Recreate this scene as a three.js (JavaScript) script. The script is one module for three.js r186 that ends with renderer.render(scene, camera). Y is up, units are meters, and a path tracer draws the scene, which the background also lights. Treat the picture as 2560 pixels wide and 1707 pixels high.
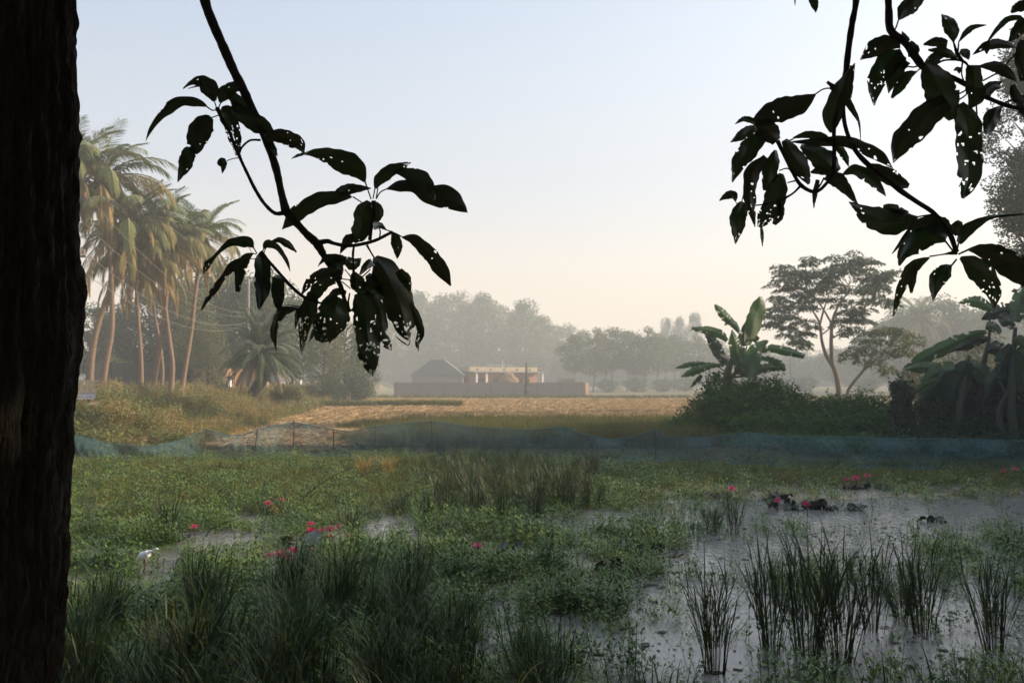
import * as THREE from 'three';
import { mergeGeometries } from 'three/addons/utils/BufferGeometryUtils.js';
import { MarchingCubes } from 'three/addons/objects/MarchingCubes.js';
import { createNoise2D, createNoise3D } from 'simplex-noise';

// ------------------------------------------------------------------ camera, sky, sun, haze
const EYE = 2.5, PITCH = THREE.MathUtils.degToRad(2.283), FOCAL = 2345;      // FOCAL: lens in pixels of a 2560 x 1707 picture
const scene = new THREE.Scene();
const camera = new THREE.PerspectiveCamera(40, 1024 / 682, 0.1, 3000);
camera.position.set(0, EYE, 0);
camera.rotation.x = PITCH;
camera.focus = 2.6;
camera.userData.fStop = 11;
const renderer = new THREE.WebGLRenderer({ antialias: true });
renderer.toneMapping = THREE.LinearToneMapping;
renderer.toneMappingExposure = 1.45;
renderer.shadowMap.enabled = true;

const rad = THREE.MathUtils.degToRad, clamp = THREE.MathUtils.clamp, lerp = THREE.MathUtils.lerp;
const sstep = (a, b, x) => { const t = clamp((x - a) / (b - a), 0, 1); return t * t * (3 - 2 * t); };
const SUN_AZ = rad(78), SUN_EL = rad(20);
const sunDir = new THREE.Vector3(Math.sin(SUN_AZ) * Math.cos(SUN_EL), Math.sin(SUN_EL), -Math.cos(SUN_AZ) * Math.cos(SUN_EL));
{
  const W = 1024, H = 512, data = new Float32Array(W * H * 4);
  const horizon = [0.76, 0.63, 0.49], mid = [0.465, 0.505, 0.56], high = [0.265, 0.37, 0.535], zenith = [0.18, 0.27, 0.44];
  for (let r = 0; r < H; r++) {
    const el = ((r + 0.5) / H - 0.5) * Math.PI, y = Math.sin(el), deg = Math.max(0, el * 180 / Math.PI);
    for (let c = 0; c < W; c++) {
      const az = ((c + 0.5) / W - 0.5) * 2 * Math.PI, x = Math.cos(az) * Math.cos(el), z = Math.sin(az) * Math.cos(el);
      const ang = Math.acos(clamp(x * sunDir.x + y * sunDir.y + z * sunDir.z, -1, 1)) * 180 / Math.PI;
      const glow = 0.9 * Math.exp(-Math.pow(ang / 51, 1.7)) + 0.9 * Math.exp(-Math.pow(ang / 16, 1.2));
      const a = sstep(1, 13, deg), b = sstep(8, 30, deg), d = sstep(28, 80, deg);
      const g = [1.0, 0.93, 0.80];
      for (let k = 0; k < 3; k++) {
        let v = lerp(lerp(lerp(horizon[k], mid[k], a), high[k], b), zenith[k], d);
        data[(r * W + c) * 4 + k] = v + g[k] * glow;
      }
      data[(r * W + c) * 4 + 3] = 1;
    }
  }
  const sky = new THREE.DataTexture(data, W, H, THREE.RGBAFormat, THREE.FloatType);
  sky.mapping = THREE.EquirectangularReflectionMapping;
  sky.magFilter = sky.minFilter = THREE.LinearFilter;
  sky.needsUpdate = true;
  scene.background = sky;
  scene.environment = sky;
}
const sun = new THREE.DirectionalLight(new THREE.Color().setRGB(1.0, 0.79, 0.54), 5.0);
sun.name = 'sun';
sun.position.copy(sunDir).multiplyScalar(150).add(new THREE.Vector3(0, 0, -40));
sun.target.position.set(0, 0, -40);
sun.castShadow = true;
Object.assign(sun.shadow.camera, { left: -140, right: 140, top: 60, bottom: -60, near: 1, far: 500 });
sun.shadow.mapSize.set(4096, 4096);
scene.add(sun, sun.target);
scene.fog = new THREE.FogExp2(new THREE.Color().setRGB(0.97, 1.0, 0.98), 0.002);

// ------------------------------------------------------------------ helpers
function makeRng(seed) {
  let s = seed >>> 0;
  const f = () => { s = (s + 0x6d2b79f5) | 0; let t = Math.imul(s ^ (s >>> 15), 1 | s); t = (t + Math.imul(t ^ (t >>> 7), 61 | t)) ^ t; return ((t ^ (t >>> 14)) >>> 0) / 4294967296; };
  f.r = (a, b) => a + (b - a) * f();
  f.g = () => (f() + f() + f() + f() - 2) * 0.866;
  f.pick = (a) => a[Math.floor(f() * a.length)];
  return f;
}
const noise2 = createNoise2D(makeRng(11)), noise3 = createNoise3D(makeRng(12));
const fbm = (x, y, o = 4) => { let s = 0, a = 1, n = 0; for (let i = 0; i < o; i++) { s += a * noise2(x, y); n += a; a *= 0.5; x *= 2.03; y *= 2.03; } return s / n; };
const V = (x, y, z) => new THREE.Vector3(x, y, z);
const col = (r, g, b) => new THREE.Color().setRGB(r, g, b);

// Where a point seen at (x, y) of the 2560 x 1707 picture stands, d metres ahead of the camera, or at height h.
const CP = Math.cos(PITCH), SP = Math.sin(PITCH);
function ray(x, y) { const a = (x - 1280) / FOCAL, b = (853.5 - y) / FOCAL; return V(a, b * CP + SP, b * SP - CP); }
function pt(x, y, d) { const r = ray(x, y), k = -d / r.z; return V(r.x * k, EYE + r.y * k, -d); }
function gp(x, y, h = 0) { const r = ray(x, y), k = (h - EYE) / r.y; return V(r.x * k, h, r.z * k); }
function toPicture(x, y, z) { const dy = y - EYE, b = (dy * CP + z * SP), w = -(z * CP - dy * SP); return [1280 + x / w * FOCAL, 853.5 - b / w * FOCAL]; }
const Q = 2560 / 2352;

const taken = new Map();
function numbered(name) { const n = taken.get(name) ?? 0; taken.set(name, n + 1); return n ? `${name}_${String(n).padStart(3, '0')}` : name; }
function tag(o, label, category, group, kind) {
  if (label) o.userData.label = label;
  if (category) o.userData.category = category;
  if (group) o.userData.group = group;
  if (kind) o.userData.kind = kind;
  return o;
}
function thing(name, at, label, category, group) {
  const o = new THREE.Group(); o.name = numbered(name); o.position.copy(at); scene.add(o);
  return tag(o, label, category, group);
}
function mesh(name, geo, mat, parent) {
  const m = new THREE.Mesh(geo, mat); m.name = parent === scene || !parent ? numbered(name) : name;
  m.castShadow = m.receiveShadow = true; (parent || scene).add(m); return m;
}
function copyOf(o, label, group) {
  const c = o.clone(); c.name = numbered(o.name.replace(/_\d{3}$/, '')); c.userData = { ...o.userData };
  if (label) c.userData.label = label; if (group) c.userData.group = group;
  scene.add(c); return c;
}
function instanced(name, geo, mat, list, parent) {      // list: [matrix, color?]
  const m = new THREE.InstancedMesh(geo, mat, list.length); m.name = parent ? name : numbered(name);
  list.forEach(([mx, c], i) => { m.setMatrixAt(i, mx); if (c) m.setColorAt(i, c); });
  m.castShadow = m.receiveShadow = true; m.userData.kind = 'stuff';
  (parent || scene).add(m); return m;
}
const _q = new THREE.Quaternion(), _e = new THREE.Euler(), _s = V(1, 1, 1);
function mtx(x, y, z, ry = 0, s = 1, rx = 0, rz = 0, sy = s) {
  return new THREE.Matrix4().compose(V(x, y, z), new THREE.Quaternion().setFromEuler(new THREE.Euler(rx, ry, rz, 'YXZ')), V(s, sy, s));
}

// Geometry collector: triangles, strips, tubes, leaves, boxes.
class GB {
  constructor() { this.p = []; this.i = []; this.u = []; this.c = null; }
  get n() { return this.p.length / 3; }
  v(a, u = 0, w = 0) { this.p.push(a.x, a.y, a.z); this.u.push(u, w); if (this.c) this.c.push(this.tint[0], this.tint[1], this.tint[2]); return this.n - 1; }
  withColor(r, g, b) { if (!this.c) this.c = []; this.tint = [r, g, b]; return this; }
  leaf(base, dir, side, len, wid, fold = 0.15) {        // a folded lens of four triangles
    const up = V(0, 0, 0).crossVectors(dir, side).normalize();
    const a = this.v(base, 0.5, 0), m = base.clone().addScaledVector(dir, len * 0.45).addScaledVector(up, -wid * fold);
    const l = this.v(m.clone().addScaledVector(side, wid / 2).addScaledVector(up, wid * fold), 0, 0.45), r = this.v(m.clone().addScaledVector(side, -wid / 2).addScaledVector(up, wid * fold), 1, 0.45);
    const mm = this.v(m, 0.5, 0.45), t = this.v(base.clone().addScaledVector(dir, len).addScaledVector(up, -wid * fold * 1.5), 0.5, 1);
    this.i.push(a, mm, l, mm, t, l, a, r, mm, mm, r, t);
  }
  card(base, dir, side, len, wid) {                      // a two-triangle diamond
    const m = base.clone().addScaledVector(dir, len * 0.5);
    const a = this.v(base, 0.5, 0), l = this.v(m.clone().addScaledVector(side, wid / 2), 0, 0.5), r = this.v(m.clone().addScaledVector(side, -wid / 2), 1, 0.5), t = this.v(base.clone().addScaledVector(dir, len), 0.5, 1);
    this.i.push(a, r, l, l, r, t);
  }
  strip(pts, sides, widths) {
    let pa, pb;
    pts.forEach((q, k) => {
      const s = Array.isArray(sides) ? sides[k] : sides, w = widths[k] / 2, v = k / (pts.length - 1);
      const a = this.v(q.clone().addScaledVector(s, w), 0, v), b = this.v(q.clone().addScaledVector(s, -w), 1, v);
      if (k) this.i.push(pa, pb, a, a, pb, b);
      pa = a; pb = b;
    });
  }
  tube(pts, radii, sides = 6, cap = true) {
    const start = this.n; let ref = V(0.3, 0, 1).normalize(), len = 0;
    pts.forEach((q, k) => {
      const t = pts[Math.min(k + 1, pts.length - 1)].clone().sub(pts[Math.max(k - 1, 0)]).normalize();
      const a = V(0, 0, 0).crossVectors(t, ref).normalize(), b = V(0, 0, 0).crossVectors(t, a).normalize();
      ref = a.clone().cross(t).normalize();
      if (k) len += q.distanceTo(pts[k - 1]);
      const r = Array.isArray(radii) ? radii[k] : radii;
      for (let j = 0; j <= sides; j++) { const w = j / sides * 2 * Math.PI; this.v(q.clone().addScaledVector(a, Math.cos(w) * r).addScaledVector(b, Math.sin(w) * r), j / sides, len); }
    });
    const m = sides + 1;
    for (let k = 0; k < pts.length - 1; k++) for (let j = 0; j < sides; j++) { const a = start + k * m + j; this.i.push(a, a + 1, a + m, a + 1, a + m + 1, a + m); }
    if (cap) for (const k of [0, pts.length - 1]) { const c = this.v(pts[k]); for (let j = 0; j < sides; j++) { const a = start + k * m + j; k ? this.i.push(c, a, a + 1) : this.i.push(c, a + 1, a); } }
  }
  box(cx, cy, cz, w, h, d, m) {
    const o = this.n;
    const f = [[1, 0, 0], [-1, 0, 0], [0, 1, 0], [0, -1, 0], [0, 0, 1], [0, 0, -1]];
    for (const [x, y, z] of f) {
      const n = V(x, y, z), a = V(y, z, x), b = V(0, 0, 0).crossVectors(n, a), s = this.n;
      for (const [p, q] of [[-1, -1], [1, -1], [1, 1], [-1, 1]]) {
        const k = n.clone().addScaledVector(a, p).addScaledVector(b, q), w3 = V(cx + k.x * w / 2, cy + k.y * h / 2, cz + k.z * d / 2);
        if (m) w3.applyMatrix4(m);
        this.v(w3, x ? k.z * d / 2 : k.x * w / 2, y ? k.z * d / 2 : k.y * h / 2);
      }
      this.i.push(s, s + 1, s + 2, s, s + 2, s + 3);
    }
  }
  geo(shift) {
    const g = new THREE.BufferGeometry();
    g.setAttribute('position', new THREE.Float32BufferAttribute(this.p, 3));
    g.setAttribute('uv', new THREE.Float32BufferAttribute(this.u, 2));
    if (this.c) g.setAttribute('color', new THREE.Float32BufferAttribute(this.c, 3));
    g.setIndex(this.n > 65535 ? new THREE.Uint32BufferAttribute(this.i, 1) : new THREE.Uint16BufferAttribute(this.i, 1));
    if (shift) g.translate(-shift.x, -shift.y, -shift.z);
    g.computeVertexNormals();
    return g;
  }
}
const curvePts = (list, n) => new THREE.CatmullRomCurve3(list, false, 'centripetal').getPoints(n);
function rndDir(g) { let x, y, z, l; do { x = g.r(-1, 1); y = g.r(-1, 1); z = g.r(-1, 1); l = Math.hypot(x, y, z); } while (l > 1 || l < 0.05); return V(x / l, y / l, z / l); }
function sideOf(d, g) { const s = V(0, 0, 0).crossVectors(d, rndDir(g)); return s.lengthSq() < 1e-4 ? V(1, 0, 0) : s.normalize(); }

// Grey-scale noise textures: grain in metres.
function noiseTexture(size, fn, srgb) {
  const d = new Uint8Array(size * size * 4);
  for (let y = 0; y < size; y++) for (let x = 0; x < size; x++) {
    const c = fn(x / size, y / size), o = (y * size + x) * 4;
    for (let k = 0; k < 3; k++) d[o + k] = clamp((Array.isArray(c) ? c[k] : c) * 255, 0, 255);
    d[o + 3] = 255;
  }
  const t = new THREE.DataTexture(d, size, size, THREE.RGBAFormat);
  t.wrapS = t.wrapT = THREE.RepeatWrapping; t.magFilter = THREE.LinearFilter; t.minFilter = THREE.LinearMipmapLinearFilter; t.generateMipmaps = true;
  if (srgb) t.colorSpace = THREE.SRGBColorSpace;
  t.needsUpdate = true; return t;
}
// periodic fbm on a torus
function tile(u, v, f, seed) {
  const a = u * 2 * Math.PI, b = v * 2 * Math.PI, k = f / (2 * Math.PI);
  let s = 0, amp = 1, n = 0;
  for (let i = 0; i < 4; i++) { const q = k * 2 ** i; s += amp * (noise3(Math.cos(a) * q + seed, Math.sin(a) * q, Math.cos(b) * q + i * 7) + noise3(Math.sin(b) * q + seed + 31, Math.cos(a) * q, Math.sin(a) * q + i * 5)) * 0.6; n += amp; amp *= 0.55; }
  return s / n;
}
const TEX = {
  grain: noiseTexture(512, (u, v) => 0.72 + 0.42 * tile(u, v, 14, 1)),
  bumps: noiseTexture(512, (u, v) => 0.5 + 0.55 * tile(u, v, 10, 3)),
  bark: noiseTexture(512, (u, v) => { const w = tile(u, v, 6, 5) * 0.25; return 0.5 + 0.5 * tile((u * 4 + w) % 1, v, 9, 8) + 0.25 * tile(u, v, 30, 9); }),
  ripple: noiseTexture(512, (u, v) => 0.5 + 0.5 * tile(u, v, 9, 17)),
  veins: noiseTexture(256, (u, v) => 0.5 + 0.34 * Math.sin((v + 0.035 * Math.abs(u - 0.5)) * 2 * Math.PI * 40) + 0.25 * Math.sin(v * 2 * Math.PI * 9 + 1)),
};
const rep = (t, x, y = x) => { const c = t.clone(); c.repeat.set(x, y); c.needsUpdate = true; return c; };
function std(c, o = {}) { return new THREE.MeshStandardMaterial({ color: c, roughness: 0.9, side: THREE.DoubleSide, ...o }); }
function leafy(c, through = 0.35, rough = 0.9, o = {}) { return new THREE.MeshPhysicalMaterial({ color: c, roughness: rough, transmission: through, thickness: 0, side: THREE.DoubleSide, ...o }); }
// ------------------------------------------------------------------ ground, water, road
const roadX = (z) => -14.3 - 0.106 * -z;
function groundH(x, z) {
  const s = x - roadX(z), e = (1 - sstep(2.2, 6.8, s)) * sstep(-28.6, -32.5, z);
  const pond = sstep(-31.2, -28.6, z) * (1 - sstep(-5.6, -2.6, z)) * (1 - e);
  const near = sstep(-5.6, -2.6, z);
  const field = 0.3 + 0.06 * fbm(x * 0.05, z * 0.05, 3) + 0.03 * fbm(x * 0.5, z * 0.5, 2);
  let h = lerp(field, 1.3, e);
  h = lerp(h, -0.3 + 0.12 * fbm(x * 0.3, z * 0.3, 3), pond);
  const marsh = sstep(-20.5, -24, z) * (1 - sstep(-28, -30, z)) * (1 - sstep(-4, 3, x));
  h += marsh * (0.33 + 0.12 * fbm(x * 0.35, z * 0.35, 3)) * pond;
  h = lerp(h, 0.9, near) - 0.95 * sstep(-95, -165, z) * (1 - e);
  if (e > 0.02 && e < 0.98) h += 0.12 * fbm(x * 0.4, z * 0.4, 3);
  return h;
}
{
  const xs = [], zs = [], NX = 260, NZ = 320;
  for (let i = 0; i <= NX; i++) { const u = i / NX * 2 - 1; xs.push(Math.sign(u) * (26 * Math.abs(u) + 420 * Math.pow(Math.abs(u), 4))); }
  for (let i = 0; i <= NZ; i++) { const u = i / NZ; zs.push(45 - 120 * u - 400 * Math.pow(u, 4)); }
  const g = new THREE.BufferGeometry(), p = [], c = [], uv = [], ix = [];
  for (const z of zs) for (const x of xs) {
    const h = groundH(x, z), s = x - roadX(z);
    p.push(x, h, z); uv.push(x, z);
    const n = 0.5 + 0.5 * fbm(x * 0.11, z * 0.22, 3), n2 = 0.5 + 0.5 * fbm(x * 0.8 + 9, z * 0.8, 3);
    const row = 0.5 + 0.5 * noise2(x * 0.06, z * 1.3), bare = sstep(0.1, 0.6, fbm(x * 0.07 + 30, z * 0.16, 3)); let k = [lerp(0.36, 0.5, n2) * lerp(0.82, 1.08, row), lerp(0.245, 0.345, n2) * lerp(0.82, 1.08, row), lerp(0.12, 0.175, n2) * lerp(0.85, 1.05, row)]; k = [lerp(k[0], 0.25, bare * 0.55), lerp(k[1], 0.165, bare * 0.55), lerp(k[2], 0.095, bare * 0.55)];             // straw-strewn field
    const green = sstep(0.62, 0.8, n) * 0.5; k = [lerp(k[0], 0.16, green), lerp(k[1], 0.17, green), lerp(k[2], 0.06, green)];
    if (z < -112) { const f = sstep(-112, -128, z); k = [lerp(k[0], 0.27, f), lerp(k[1], 0.22, f), lerp(k[2], 0.11, f)]; }
    const e = (1 - sstep(3.0, 6.6, s)) * sstep(-28.6, -32, z);
    k = [lerp(k[0], 0.26, e), lerp(k[1], 0.185, e), lerp(k[2], 0.08, e)];
    const pondy = 1 - sstep(0.1, 0.32, h);
    if (z > -32.5) k = [lerp(k[0], 0.05, Math.max(pondy, 0.4)), lerp(k[1], 0.05, Math.max(pondy, 0.4)), lerp(k[2], 0.03, Math.max(pondy, 0.4))];
    c.push(...k);
  }
  const m = NX + 1;
  for (let j = 0; j < NZ; j++) for (let i = 0; i < NX; i++) { const a = j * m + i; ix.push(a, a + 1, a + m, a + 1, a + m + 1, a + m); }
  g.setAttribute('position', new THREE.Float32BufferAttribute(p, 3));
  g.setAttribute('color', new THREE.Float32BufferAttribute(c, 3));
  g.setAttribute('uv', new THREE.Float32BufferAttribute(uv, 2));
  g.setIndex(ix); g.computeVertexNormals();
  const o = mesh('ground', g, std(0xffffff, { vertexColors: true, map: rep(TEX.grain, 0.4), bumpMap: rep(TEX.bumps, 0.7), bumpScale: 0.06, roughness: 1 }));
  tag(o, 'straw-strewn harvested field with its muddy pond bank', 'ground', null, 'structure');
}
{
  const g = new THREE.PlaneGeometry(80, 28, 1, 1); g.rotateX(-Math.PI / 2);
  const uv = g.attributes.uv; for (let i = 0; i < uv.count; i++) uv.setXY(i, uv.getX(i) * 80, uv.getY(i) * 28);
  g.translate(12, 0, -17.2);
  const w = mesh('pond_water', g, new THREE.MeshPhysicalMaterial({ color: col(0.205, 0.198, 0.185), roughness: 0.15, ior: 1.33, bumpMap: rep(TEX.ripple, 0.9, 0.5), bumpScale: 0.008 }));  // diffuse colour lightened to stand in for bright sky reflection
  tag(w, 'shallow pond water mirroring the sky, its grey lightened as painted reflection', 'water', null, 'structure');
}
{
  const gb = new GB(), L = [], R = [];
  const n = 60; let prev;
  for (let k = 0; k <= n; k++) {
    const z = -33 - k * 3, x = roadX(z), a = gb.v(V(x - 2.0, 1.325, z), -2, z), b = gb.v(V(x + 2.0, 1.325, z), 2, z);
    if (k) gb.i.push(prev[0], prev[1], a, a, prev[1], b);
    prev = [a, b];
  }
  const o = mesh('dirt_road', gb.geo(), std(col(0.30, 0.2, 0.125), { map: rep(TEX.grain, 0.5), bumpMap: rep(TEX.bumps, 1), bumpScale: 0.04, roughness: 1 }));
  tag(o, 'reddish dirt road on the bank below the palms', 'road', null, 'structure');
}
// ------------------------------------------------------------------ the near mango tree: trunk, hanging branches with their leaves, crown overhead
// A blade grown along a spine: pts and widths in pixels of a crop (ox, oy, k) of the 2560 x 1707 picture, at depth d.
const catm = (a, t) => { const n = a.length - 1, f = clamp(t, 0, 1) * n, i = Math.min(Math.floor(f), n - 1), u = f - i; const p0 = a[Math.max(i - 1, 0)], p1 = a[i], p2 = a[i + 1], p3 = a[Math.min(i + 2, n)]; return 0.5 * (2 * p1 + (p2 - p0) * u + (2 * p0 - 5 * p1 + 4 * p2 - p3) * u * u + (3 * p1 - p0 - 3 * p2 + p3) * u * u * u); };
function blade(crop, pts, widths, d, o = {}) {
  const { dz = 0, tilt = 0, fold = 0.18, wave = 0.05, holes = 0, from = 0, bites = 0, seed = 1, rag = 0, tears = 0 } = o, N = o.N ?? (holes + bites ? 64 : 30), M = o.M ?? (holes + bites ? 20 : 10);
  const g = makeRng(seed * 977 + 5), [ox, oy, k] = crop;
  const X = pts.map((p) => ox + p[0] * k), Y = pts.map((p) => oy + p[1] * k), W = widths.map((w) => w * k);
  const wm = Math.max(...W) / FOCAL * d, ph = g.r(0, 6);
  const spots = [];
  for (let i = 0; i < holes; i++) spots.push([from + (1 - from) * Math.pow(g(), 0.7), g.r(-0.9, 0.9), g.r(0.007, 0.018) * (g() < 0.1 ? 1.8 : 1), g.r(0, 6)]);
  for (let i = 0; i < bites; i++) spots.push([g.r(Math.max(0.25, from), 0.98), g() < 0.5 ? -1 : 1, g.r(0.012, 0.042), g.r(0, 6)]);
  const tearAt = []; for (let i = 0; i < tears; i++) tearAt.push([g.r(0.12, 0.92), g() < 0.5 ? -1 : 1, g.r(0.004, 0.012)]);
  const aspect = Math.max(...W) / (Math.hypot(X.at(-1) - X[0], Y.at(-1) - Y[0]) + 1);
  const gb = new GB();
  for (let i = 0; i <= N; i++) {
    const t = i / N, e = 0.004;
    const x = catm(X, t), y = catm(Y, t); let w = Math.max(0.4, catm(W, t));
    let tx = catm(X, t + e) - catm(X, t - e), ty = catm(Y, t + e) - catm(Y, t - e); const l = Math.hypot(tx, ty) || 1; tx /= l; ty /= l;
    for (let j = 0; j <= M; j++) {
      const v = j / M * 2 - 1, edge = Math.abs(v) > 0.99 ? 1 + wave * Math.sin(t * 17 + ph + (v > 0 ? 2 : 0)) + wave * 0.7 * Math.sin(t * 39 + ph) - rag * Math.max(0, Math.sin(t * 47 + ph * 2 + v)) : 1;
      const q = v * edge * w / 2;
      const dd = d + dz * (t - 0.5) + wm * (fold * Math.abs(v) * (w * d / FOCAL / wm) * 2 + tilt * v * 0.5 + 0.06 * Math.sin(t * 11 + v * 3 + ph));
      gb.v(pt(x - ty * q, y + tx * q, dd), j / M, t);
    }
  }
  const m = M + 1;
  for (let i = 0; i < N; i++) for (let j = 0; j < M; j++) {
    const t = (i + 0.5) / N, v = (j + 0.5) / M * 2 - 1;
    if (tearAt.some(([a, b, w]) => Math.abs(t - a - 0.05 * Math.abs(v)) < w && v * b > 0.3 + 12 * w)) continue;
    if (spots.some(([a, b, r, q]) => { const dx = t - a, dy = (v - b) * 0.5 * aspect, an = Math.atan2(dy, dx); return Math.hypot(dx, dy) < r * (1 + 0.35 * Math.sin(an * 2 + q) + 0.25 * Math.sin(an * 5 + q * 3)); })) continue;
    const a = i * m + j; gb.i.push(a, a + 1, a + m, a + 1, a + m + 1, a + m);
  }
  return gb;
}
const cropA = [340, 0, 880 / 2352], cropB = [440, 400, 800 / 2240], cropC = [1760, 0, 800 / 1568];
const cp = (c, p, d) => pt(c[0] + p[0] * c[2], c[1] + p[1] * c[2], d);
{
  const BX = -1.51, BZ = -2.6, base = V(BX, groundH(BX, BZ) - 0.1, BZ);
  const tree = thing('mango_tree', base, 'dark mango tree with a thick furrowed trunk and leafy branches hanging in front', 'tree');
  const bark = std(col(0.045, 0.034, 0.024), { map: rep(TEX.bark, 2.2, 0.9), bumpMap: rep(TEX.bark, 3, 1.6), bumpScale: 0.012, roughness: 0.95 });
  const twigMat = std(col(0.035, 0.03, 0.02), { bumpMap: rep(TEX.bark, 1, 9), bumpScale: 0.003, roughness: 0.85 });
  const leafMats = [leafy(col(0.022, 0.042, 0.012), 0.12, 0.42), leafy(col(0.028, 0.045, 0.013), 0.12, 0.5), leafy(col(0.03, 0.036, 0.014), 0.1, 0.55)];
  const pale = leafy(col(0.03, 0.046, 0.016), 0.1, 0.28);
  // trunk: radius follows height, with furrows and knots
  const edge = [[0.6, 0.62], [1.0, 0.40], [1.66, 0.232], [1.98, 0.251], [2.34, 0.263], [2.55, 0.278], [2.72, 0.277], [2.95, 0.268], [3.2, 0.26], [3.55, 0.248], [4.3, 0.26], [5.2, 0.2], [6.2, 0.12]];
  const radAt = (y) => { for (let i = 1; i < edge.length; i++) if (y <= edge[i][0]) return lerp(edge[i - 1][1], edge[i][1], sstep(edge[i - 1][0], edge[i][0], y)); return 0.12; };
  {
    const gb = new GB(), NA = 220, NY = 420;
    for (let j = 0; j <= NY; j++) {
      const y = base.y - 0.1 + (6.2 - base.y) * j / NY;
      for (let i = 0; i <= NA; i++) {
        const a = i / NA * 2 * Math.PI, ca = Math.cos(a), sa = Math.sin(a);
        const ridge = Math.abs(noise3(ca * 5.5 + y * 0.25, y * 1.1, sa * 5.5)), fine = noise3(ca * 16, y * 5, sa * 16), knot = Math.max(0, noise3(ca * 2, y * 2.2, sa * 2 + 5) - 0.45);
        const r = radAt(y) + 0.02 * (0.5 - ridge * 1.5) + 0.007 * fine + 0.006 * noise3(ca * 30, y * 16, sa * 30) + 0.025 * knot;
        gb.v(V(BX + ca * r, y, BZ + sa * r), i / NA * 2, y);
      }
    }
    const m = NA + 1;
    for (let j = 0; j < NY; j++) for (let i = 0; i < NA; i++) { const a = j * m + i; gb.i.push(a, a + m, a + 1, a + 1, a + m, a + m + 1); }
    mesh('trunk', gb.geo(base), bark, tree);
  }
  const limb = (list, radii) => { const n = 24, p = curvePts(list, n), gb = new GB(); gb.tube(p, p.map((_, k) => Math.max(0.004, catm(radii, k / n))), 9); return gb; };
  // overhead limbs carrying the hanging branches
  {
    const l1 = limb([V(BX, 4.25, BZ), V(-0.9, 4.75, -2.45), V(0.3, 5.0, -2.5), V(1.6, 4.95, -2.7), V(3.2, 5.3, -3.0)], [0.17, 0.12, 0.1, 0.08, 0.04]);
    const l2 = limb([V(BX, 4.6, BZ), V(-1.9, 5.3, -1.4), V(-1.6, 6.1, 0.6), V(-0.8, 6.6, 2.2)], [0.17, 0.12, 0.09, 0.04]);
    mesh('branch', l1.geo(base), bark, tree); mesh('branch', l2.geo(base), bark, tree);
  }
  const d1 = 2.4, d2 = 2.5;
  const stem = (crop, list, d, wob = 0.0, pre = []) => {      // list: [x, y, width]
    const gb = new GB(), p3 = [...pre.map((q) => q[0]), ...list.map((q, i) => cp(crop, q, d + wob * Math.sin(i * 1.7)))], rr = [...pre.map((q) => q[1]), ...list.map((q) => q[2] * crop[2] / FOCAL * d / 2)];
    const n = 60, c = new THREE.CatmullRomCurve3(p3, false, 'centripetal'), pp = [], r2 = [];
    for (let i = 0; i <= n; i++) { pp.push(c.getPoint(i / n)); r2.push(Math.max(0.0008, catm(rr, i / n) * (1 + 0.1 * noise2(i * 0.43, p3.length + list[0][0] * 0.01)))); }
    gb.tube(pp, r2, 8);
    return gb;
  };
  const toGeo = (gbs) => mergeGeometries((Array.isArray(gbs) ? gbs : [gbs]).map((x) => x.geo(base)));
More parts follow.
